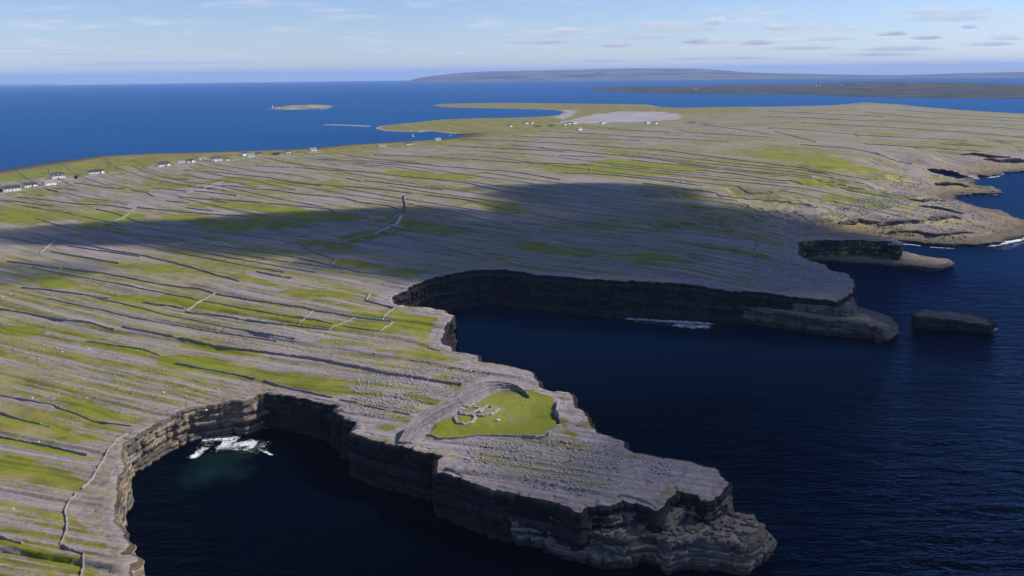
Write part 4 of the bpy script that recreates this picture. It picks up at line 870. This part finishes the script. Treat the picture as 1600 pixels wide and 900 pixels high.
far_land('far_coast', [(-300, 31000, 36000, 128), (-60, 31000, 36000, 129), (0, 31000, 36000, 130.5), (40, 31000, 36000, 129.8), (70, 31000, 36000, 130), (100, 31000, 36000, 131.3), (180, 31500, 36000, 130.6), (260, 32000, 36000, 129.9), (330, 33000, 36000, 128.6), (390, 34500, 36000, 127.8), (425, 35000, 36000, 129.5)], HILLM, 8, .3)
def yd(px, py):
    z = 0.0
    for i in range(12): p = pt(px, py, z); z = drop(p[0], p[1])
    return float(p[1])
far_land('neighbour_island', [(918, yd(918, 139.5), yd(918, 138.8), 139), (945, yd(945, 142.5), yd(945, 137.2), 137.8), (985, yd(985, 145), yd(985, 136.5), 137), (1040, yd(1040, 147), yd(1040, 136), 137), (1100, yd(1100, 147.8), yd(1100, 135), 137), (1200, yd(1200, 148.5), yd(1200, 133.5), 135.5), (1270, yd(1270, 149.2), 8600, 131.3), (1300, yd(1300, 150.5), 8300, 129), (1330, yd(1330, 152), 8000, 128.3), (1400, yd(1400, 154), 7600, 127.6), (1500, yd(1500, 155), 7000, 128.6), (1560, yd(1560, 155.3), 6700, 130.3), (1600, yd(1600, 155), 6500, 131.5), (1800, yd(1800, 156), 6000, 134)], INISM, 5, .5)
def islet(name, px, h, mat, seed):
    P = [pt(a, b, 0) for a, b in px]; q, s_ = resample(P + [P[0]], 12); c = q.mean(0); n = len(q); K = 9; rows = []
    for k in range(K):
        f = 1 - k / (K - 1) * .98; xy = c + (q - c) * f
        rows.append(np.concatenate([xy, (drop(xy[:, 0], xy[:, 1]) - .5 + h * min(1, (1 - f) * 2.5) ** .6 * (.7 + .6 * fbm(xy[:, 0] / 60, xy[:, 1] / 60, 3, seed)))[:, None]], 1))
    V = np.stack(rows); idx = np.arange(K * n).reshape(K, n); Q = np.stack([idx[:-1, :-1], idx[:-1, 1:], idx[1:, 1:], idx[1:, :-1]], -1).reshape(-1, 4)
    tag(mesh(name, V.reshape(-1, 3), Q, mat, None, True), kind='structure')
islet('islet', [(413, 170.6), (440, 171), (475, 170.4), (505, 168.6), (523, 166), (515, 164.3), (480, 164.3), (446, 165.5), (432, 168.5)], 7, STRAWM, 3)
islet('reef', [(500, 195.3), (540, 196.2), (580, 197.5), (584, 196.5), (545, 194.8), (505, 194)], 1.6, WALLM, 4)

# ------------------------------------------------------------------ houses
WHITE = mat_plain('whitewash', (.80, .79, .76), .8, .06, .5); CREAM = mat_plain('cream_render', (.72, .66, .52), .8, .07, .5); TERRA = mat_plain('ochre_render', (.50, .33, .22), .8, .1, .5)
SLATE = mat_plain('slate', (.045, .045, .055), .6, .3, 1.5); GREENR = mat_plain('green_metal_roof', (.16, .27, .22), .5, .15, .6); GREYR = mat_plain('grey_roof', (.20, .20, .22), .7, .2, 1.0)
GLASS = mat_plain('window_glass', (.03, .035, .045), .1, .1, .5, .6); TRIM = mat_plain('white_trim', (.78, .78, .76), .6, .05); DOORM = mat_plain('door_paint', (.10, .05, .035), .5, .2); BRICK = mat_plain('chimney_render', (.45, .42, .40), .9, .15)
def house(px, py, length, label, rz=28, depth=6.5, eave=2.9, pitch=40, walls=None, roof=None, detail=2, dormers=0, annex=None, dist=None, cat='house', group='houses along the shore'):
    p = hit(px, py) if dist is None else np.array([*pt(px, py, dist)[:2], dist])
    zg = p[2] - .1
    root = empty('house', (float(p[0]), float(p[1]), float(zg)), math.radians(rz)); tag(root, label, cat, group)
    walls = walls or WHITE; roof = roof or SLATE; root.rotation_euler = (0, 0, math.radians(min(rz + 26, 62)))
    L, D = length / 2, depth / 2; rh = D * math.tan(math.radians(pitch))
    MB().poly([(-L, -D, -1.5), (L, -D, -1.5), (L, D, -1.5), (-L, D, -1.5), (-L, -D, eave), (L, -D, eave), (L, D, eave), (-L, D, eave), (-L, 0, eave + rh), (L, 0, eave + rh)],
              [(0, 1, 5, 4), (2, 3, 7, 6), (1, 2, 6, 9, 5), (3, 0, 4, 8, 7), (4, 5, 9, 8), (6, 7, 8, 9), (3, 2, 1, 0)]).build('wall', walls, root)
    o, e, t = .35, .3, .22; sl = math.tan(math.radians(pitch)); zE = eave - e * sl + .06
    R = MB()
    for s_ in (-1, 1):
        a = [(-L - o, s_ * (D + e), zE), (L + o, s_ * (D + e), zE), (L + o, 0, eave + rh + .06), (-L - o, 0, eave + rh + .06)]
        R.poly(a + [(x, y, z + t) for x, y, z in a], [(0, 1, 2, 3), (7, 6, 5, 4), (0, 4, 5, 1), (1, 5, 6, 2), (2, 6, 7, 3), (3, 7, 4, 0)])
    ro = R.build('roof', roof, root)
    for cx in ([-L + .5, L - .5] if length > 9 else [L - .5]):
        MB().box(cx - .45, cx + .45, -.4, .4, eave + rh - .6, eave + rh + 1.2).build('chimney', BRICK, ro)
    if detail >= 1:
        n = max(2, int(length / 3.2)); di = n // 2
        for i in range(n):
            x = -L + (i + .5) * length / n
            if i == di: 
                d = MB().box(x - .5, x + .5, -D - .05, -D + .1, .1, 2.2).build('door', DOORM, root)
            else:
                f = MB().box(x - .65, x + .65, -D - .04, -D + .1, .95, 2.25).build('window', TRIM, root)
                MB().box(x - .55, x + .55, -D - .07, -D + .05, 1.05, 2.15).build('pane', GLASS, f)
        f = MB().box(L - .1, L + .04, -.6, .6, 1.0, 2.2).build('window', TRIM, root); MB().box(L - .05, L + .07, -.5, .5, 1.1, 2.1).build('pane', GLASS, f)
    for i in range(dormers):
        x = -L + (i + .5) * length / dormers; y0 = -D * .85; zb = eave + .3
        d = MB().poly([(x - .8, y0, zb), (x + .8, y0, zb), (x + .8, y0, zb + 1.2), (x, y0, zb + 1.9), (x - .8, y0, zb + 1.2), (x - .8, 0, zb), (x + .8, 0, zb), (x + .8, 0, zb + 1.2), (x, 0, zb + 1.9), (x - .8, 0, zb + 1.2)],
                      [(0, 1, 2, 3, 4), (1, 6, 7, 2), (5, 0, 4, 9), (2, 7, 8, 3), (3, 8, 9, 4), (9, 8, 7, 6, 5)]).build('dormer', walls, root)
        MB().box(x - .5, x + .5, y0 - .05, y0 + .05, zb + .2, zb + 1.15).build('pane', GLASS, d)
    if annex:
        ax, al, ad, ah = annex
        an = MB().poly([(ax, -D - ad, -1.5), (ax + al, -D - ad, -1.5), (ax + al, -D + .3, -1.5), (ax, -D + .3, -1.5), (ax, -D - ad, ah), (ax + al, -D - ad, ah), (ax + al, -D + .3, ah), (ax, -D + .3, ah), (ax + al / 2, -D - ad, ah + al * .4), (ax + al / 2, 0, ah + al * .4)],
                       [(0, 1, 5, 8, 4), (1, 2, 6, 5), (3, 0, 4, 7), (4, 8, 9, 7), (8, 5, 6, 9)]).build('porch', walls, root)
        MB().poly([(ax - .2, -D - ad - .2, ah - .1), (ax + al / 2, -D - ad - .2, ah + al * .4 + .1), (ax + al / 2, 0, ah + al * .4 + .1), (ax - .2, 0, ah - .1), (ax + al + .2, -D - ad - .2, ah - .1), (ax + al + .2, 0, ah - .1),
                   (ax + al / 2, -D - ad - .2, ah + al * .4 + .28), (ax + al / 2, 0, ah + al * .4 + .28)], [(0, 1, 2, 3), (1, 4, 5, 2), (0, 6, 7, 3), (6, 4, 5, 7)]).build('porch_roof', roof, an)
    return root
house(18, 298, 19, 'long white cottage with slate roof, leftmost house on the shore', 22, 8, 3.2)
house(47, 292, 15, 'white cottage with dark slate roof and porch, second from the left', 25, 7.5, 3.0, annex=(1.5, 4, 3, 2.3))
house(77, 289, 14, 'white cottage with bright gable to the right, third from the left', 62, 7.5, 3.0, roof=GREYR)
house(90, 278, 17, 'white house with three dormers in its dark roof near the shore', 22, 8.5, 3.4, 45, dormers=3)
house(150, 271, 21, 'long low white house with slate roof and front gable wing', 18, 7.5, 2.9, annex=(5.5, 4.5, 2.5, 2.6))
house(255, 259.5, 19, 'white house under a broad dark slate roof, alone on green plot', 22, 9, 3.0, 45, annex=(3, 5, 3, 2.6))
house(283, 254, 11, 'small low white bungalow just right of the lone slate house', 16, 5.5, 2.7, 25, roof=GREYR, detail=1)
house(298, 254, 13, 'white house with front gable beside the small low bungalow', 20, 7, 3.2, annex=(-1, 5, 3, 3.0))
house(316, 249, 14, 'long narrow cream bungalow set back near the water', 15, 5, 2.8, 22, CREAM, GREYR, 1)
house(338, 251, 17, 'white house with dark dormer windows, fifth right of the slate house', 18, 8, 3.4, 45, dormers=3, annex=(-6, 4, 2.5, 2.6))
house(355, 250.5, 5, 'tiny white shed beside the house with dark dormers', 20, 4, 2.2, 30, detail=0)
house(381, 243.5, 10, 'white gabled house at the left end of the shore hamlet', 55, 8, 4.2)
house(392, 244.5, 13, 'house with pale green roof in the shore hamlet', 12, 7, 2.8, 35, WHITE, GREENR)
house(404, 243, 11, 'ochre walled house at the right end of the shore hamlet', 20, 7, 3.2, 40, TERRA, SLATE)
house(438, 241, 7, 'small ochre cottage with dark door between hamlet and lone houses', 25, 5, 2.6, 38, TERRA, detail=1)
house(449, 239.5, 10, 'cream cottage standing right beside the small ochre cottage', 25, 6.5, 2.9, 40, CREAM)
house(489, 236, 13, 'white house alone on the shore road beyond the hamlet', 18, 7, 3.0, 40, WHITE, GREYR)
house(597, 229, 18, 'long pale bungalow on the slope left of the harbour', 12, 7, 2.9, 28, CREAM, GREYR, 1)
house(639, 226, 18, 'white bungalow with dark roof above the harbour', 12, 7, 2.9, 35, WHITE, SLATE, 1)
house(684, 219.5, 13, 'white and green roofed store at the harbour edge', 10, 7, 4, 25, WHITE, GREENR, 1)
for a, b, l, lb in [(797, 198, 9, 'tiny white cottage at left of the far village below the dunes'), (822, 193.5, 14, 'white house, left one of a pair beside the lagoon'), (830, 193, 11, 'white house, right one of a pair beside the lagoon'), (882, 195.5, 12, 'low white house at left of the cluster before the sandy flats'),
                    (889, 194, 13, 'middle white house of the cluster before the sandy flats'), (897, 193.5, 16, 'bright white house at right of the cluster before the flats'), (905, 203.5, 15, 'dark roofed white house standing below the far cluster'), (941, 193.5, 17, 'single bright white house in front of the sandy flats'), (1011, 193, 15, 'left bright white house at the right end of the flats'), (1024, 193.5, 12, 'right white house at the right end of the flats')]:
    house(a, b, l, lb, 25, 8, 3.6, 38, detail=0, group='houses of the far village', roof=GREYR if l > 14 else SLATE)
for a, b, z, lb in [(1087, 138.5, 22, 'white speck of a house at the low end of the far island'), (1275, 134.5, 34, 'white house left of the crest on the far island'), (1281, 134.2, 35, 'second white house beside the crest of the far island'), (1315, 133.2, 38, 'white house right of the crest on the far island')]:
    q = pt(a, b, z); house(a, b, 13, lb, 30, 8, 3.5, 30, detail=0, dist=z, group='houses on the far island', roof=GREYR)

LANE = mat_plain('lane_gravel', (.42, .39, .34), .95, .15, .3)
def lane(px, w):
    c, s_ = resample(hits(px), 4.0); n = len(c); c[:, 1] += 5 * (fbm(s_ / 60, s_ * 0, 3, 9) - .5)
    tn = np.gradient(c, axis=0); tn /= np.linalg.norm(tn, axis=1)[:, None]; nr = np.stack([tn[:, 1], -tn[:, 0]], -1); rows = []
    for a in (-1, -.5, 0, .5, 1):
        q = c + nr * a * w; rows.append(np.concatenate([q, (height(q[:, 0], q[:, 1])[0] + .25)[:, None]], 1))
    idx = np.arange(5 * n).reshape(5, n); Q = np.stack([idx[:-1, :-1], idx[:-1, 1:], idx[1:, 1:], idx[1:, :-1]], -1).reshape(-1, 4)
    tag(mesh('lane', np.stack(rows).reshape(-1, 3), Q, LANE), kind='structure')
lane([(-20, 306), (10, 301), (60, 293), (100, 282), (150, 274), (200, 268), (260, 262), (340, 253.5), (400, 246), (450, 242), (500, 238), (600, 231), (700, 222)], 1.8)
lane([(205, 303), (260, 296), (330, 288), (352, 283)], 1.5); lane([(585, 366), (620, 350), (628, 336)], 1.4)

# ------------------------------------------------------------------ lighthouse, boats, bushes
def lathe(prof, n=14):
    V = [(r * math.cos(2 * math.pi * i / n), r * math.sin(2 * math.pi * i / n), z) for r, z in prof for i in range(n)]
    Fc = [[k * n + i, k * n + (i + 1) % n, (k + 1) * n + (i + 1) % n, (k + 1) * n + i] for k in range(len(prof) - 1) for i in range(n)]
    Fc += [list(range(n))[::-1], [(len(prof) - 1) * n + i for i in range(n)]]; return V, Fc
def lighthouse():
    p = pt(426, 170, 1); root = empty('lighthouse', (float(p[0]), float(p[1]), float(drop(p[0], p[1])) + 2.0)); tag(root, 'white lighthouse tower with low buildings at the end of the islet', 'lighthouse')
    V, Fc = lathe([(3.2, -1), (2.8, 4), (2.4, 11), (3.2, 11.2), (3.2, 11.8), (2.0, 12)]); mesh('tower', V, Fc, WHITE, root)
    V, Fc = lathe([(1.7, 11.9), (1.7, 14)]); mesh('lantern', V, Fc, GLASS, root)
    V, Fc = lathe([(2.0, 14), (1.2, 15.2), (.2, 16)]); mesh('dome', V, Fc, WHITE, root)
    MB().box(5, 20, -5, 4, -1, 6.5).build('keeper_house', WHITE, root); MB().box(21, 30, -4, 4, -1, 5).build('store', WHITE, root)
lighthouse()
def boat(px, py, length, label, sail=True):
    p = pt(px, py, 0); root = empty('boat', (float(p[0]), float(p[1]), float(drop(p[0], p[1]))), .6); tag(root, label, 'boat', 'boats at anchor')
    xs = np.linspace(-1, 1, 9); V = []
    for t in xs:
        w = .16 * length * math.sqrt(max(0, 1 - max(t, -.75) ** 2)) if t > -.9 else .11 * length
        x = t * length / 2; V += [(x, -w, 1.0 + .25 * t * t), (x, 0, -.4), (x, w, 1.0 + .25 * t * t)]
    Fc = []
    for k in range(8):
        a = 3 * k; Fc += [[a, a + 3, a + 4, a + 1], [a + 1, a + 4, a + 5, a + 2], [a, a + 2, a + 5, a + 3]]
    mesh('hull', V, Fc, TRIM, root); MB().box(-length * .2, length * .12, -.9, .9, 1.0, 2.0).build('cabin', TRIM, root)
    V, Fc = lathe([(.12, .8), (.07, length * 1.25)], 8); m = mesh('mast', V, Fc, GREYR, root)
    if sail: MB().poly([(-.2, .03, 2.0), (-length * .42, .25, 2.0), (-.2, .03, length * 1.15), (-.2, -.03, 2.0), (-length * .42, .2, 2.0), (-.2, -.03, length * 1.15)], [(0, 1, 2), (5, 4, 3), (0, 3, 4, 1), (1, 4, 5, 2), (2, 5, 3, 0)]).build('sail', TRIM, root)
boat(646, 214, 7.5, 'white sailing boat anchored in the middle of the harbour')
boat(703, 212.8, 6.5, 'bare masted white boat moored close to the inner harbour shore', False)
LEAF = mat_plain('bush_leaves', (.035, .05, .018), .8, .4, .6); BARK = mat_plain('bark', (.08, .06, .045), .9, .2)
def bush(px, py, R, H, label, seed):
    p = hit(px, py); root = empty('bush', tuple(map(float, p))); tag(root, label, 'bush', 'dark bushes by the houses')
    rng = np.random.default_rng(seed); n = 420; d = rng.normal(size=(n, 3)); d /= np.linalg.norm(d, axis=1)[:, None]; d[:, 2] = np.abs(d[:, 2])
    c = d * (rng.random(n) ** .4)[:, None] * np.array([R, R * .6, H]) * (.7 + .5 * rng.random(n))[:, None] + (0, 0, .3)
    a = rng.normal(size=(n, 3)); b = rng.normal(size=(n, 3)); a *= .45 / np.linalg.norm(a, axis=1)[:, None]; b *= .45 / np.linalg.norm(b, axis=1)[:, None]
    V = np.stack([c - a, c + b, c + a, c - b], 1).reshape(-1, 3); mesh('crown', V, np.arange(4 * n).reshape(n, 4), LEAF, root)
    V, Fc = lathe([(.25, -.5), (.12, H * .8)], 6); mesh('trunk', V, Fc, BARK, root)
for k, (a, b, R, H, lb) in enumerate([(119, 279, 3, 4, 'small dark bush in the open between dormer house and long house'), (4, 299, 5, 4, 'dark bush against the leftmost cottage'), (840, 198.5, 14, 6, 'dark scrub clump left of the far cluster of houses'), (862, 197.5, 12, 7, 'dark scrub clump nearest the far cluster of houses'), (1080, 193, 22, 8, 'dark thicket right of the sandy flats, left part'), (1105, 196, 26, 8, 'dark thicket right of the sandy flats, right part'), (430, 242, 8, 5, 'dark bush between the shore hamlet and the ochre cottage')]):
    bush(a, b, R, H, lb, 60 + k)

# ------------------------------------------------------------------ haze over the whole scene
def haze():
    m = bpy.data.materials.new('haze'); m.use_nodes = True; t = m.node_tree; t.nodes.clear()
    o = N(t, 'ShaderNodeOutputMaterial'); v = N(t, 'ShaderNodeVolumePrincipled'); v.inputs['Density'].default_value = 3.0e-5; v.inputs['Color'].default_value = (.44, .64, 1.0, 1)
    v.inputs['Anisotropy'].default_value = .0
    Lk(t, v.outputs[0], o.inputs['Volume'])
    tag(MB().box(-61000, 61000, -61000, 61000, -300, 420).build('haze', m), kind='stuff')
haze()
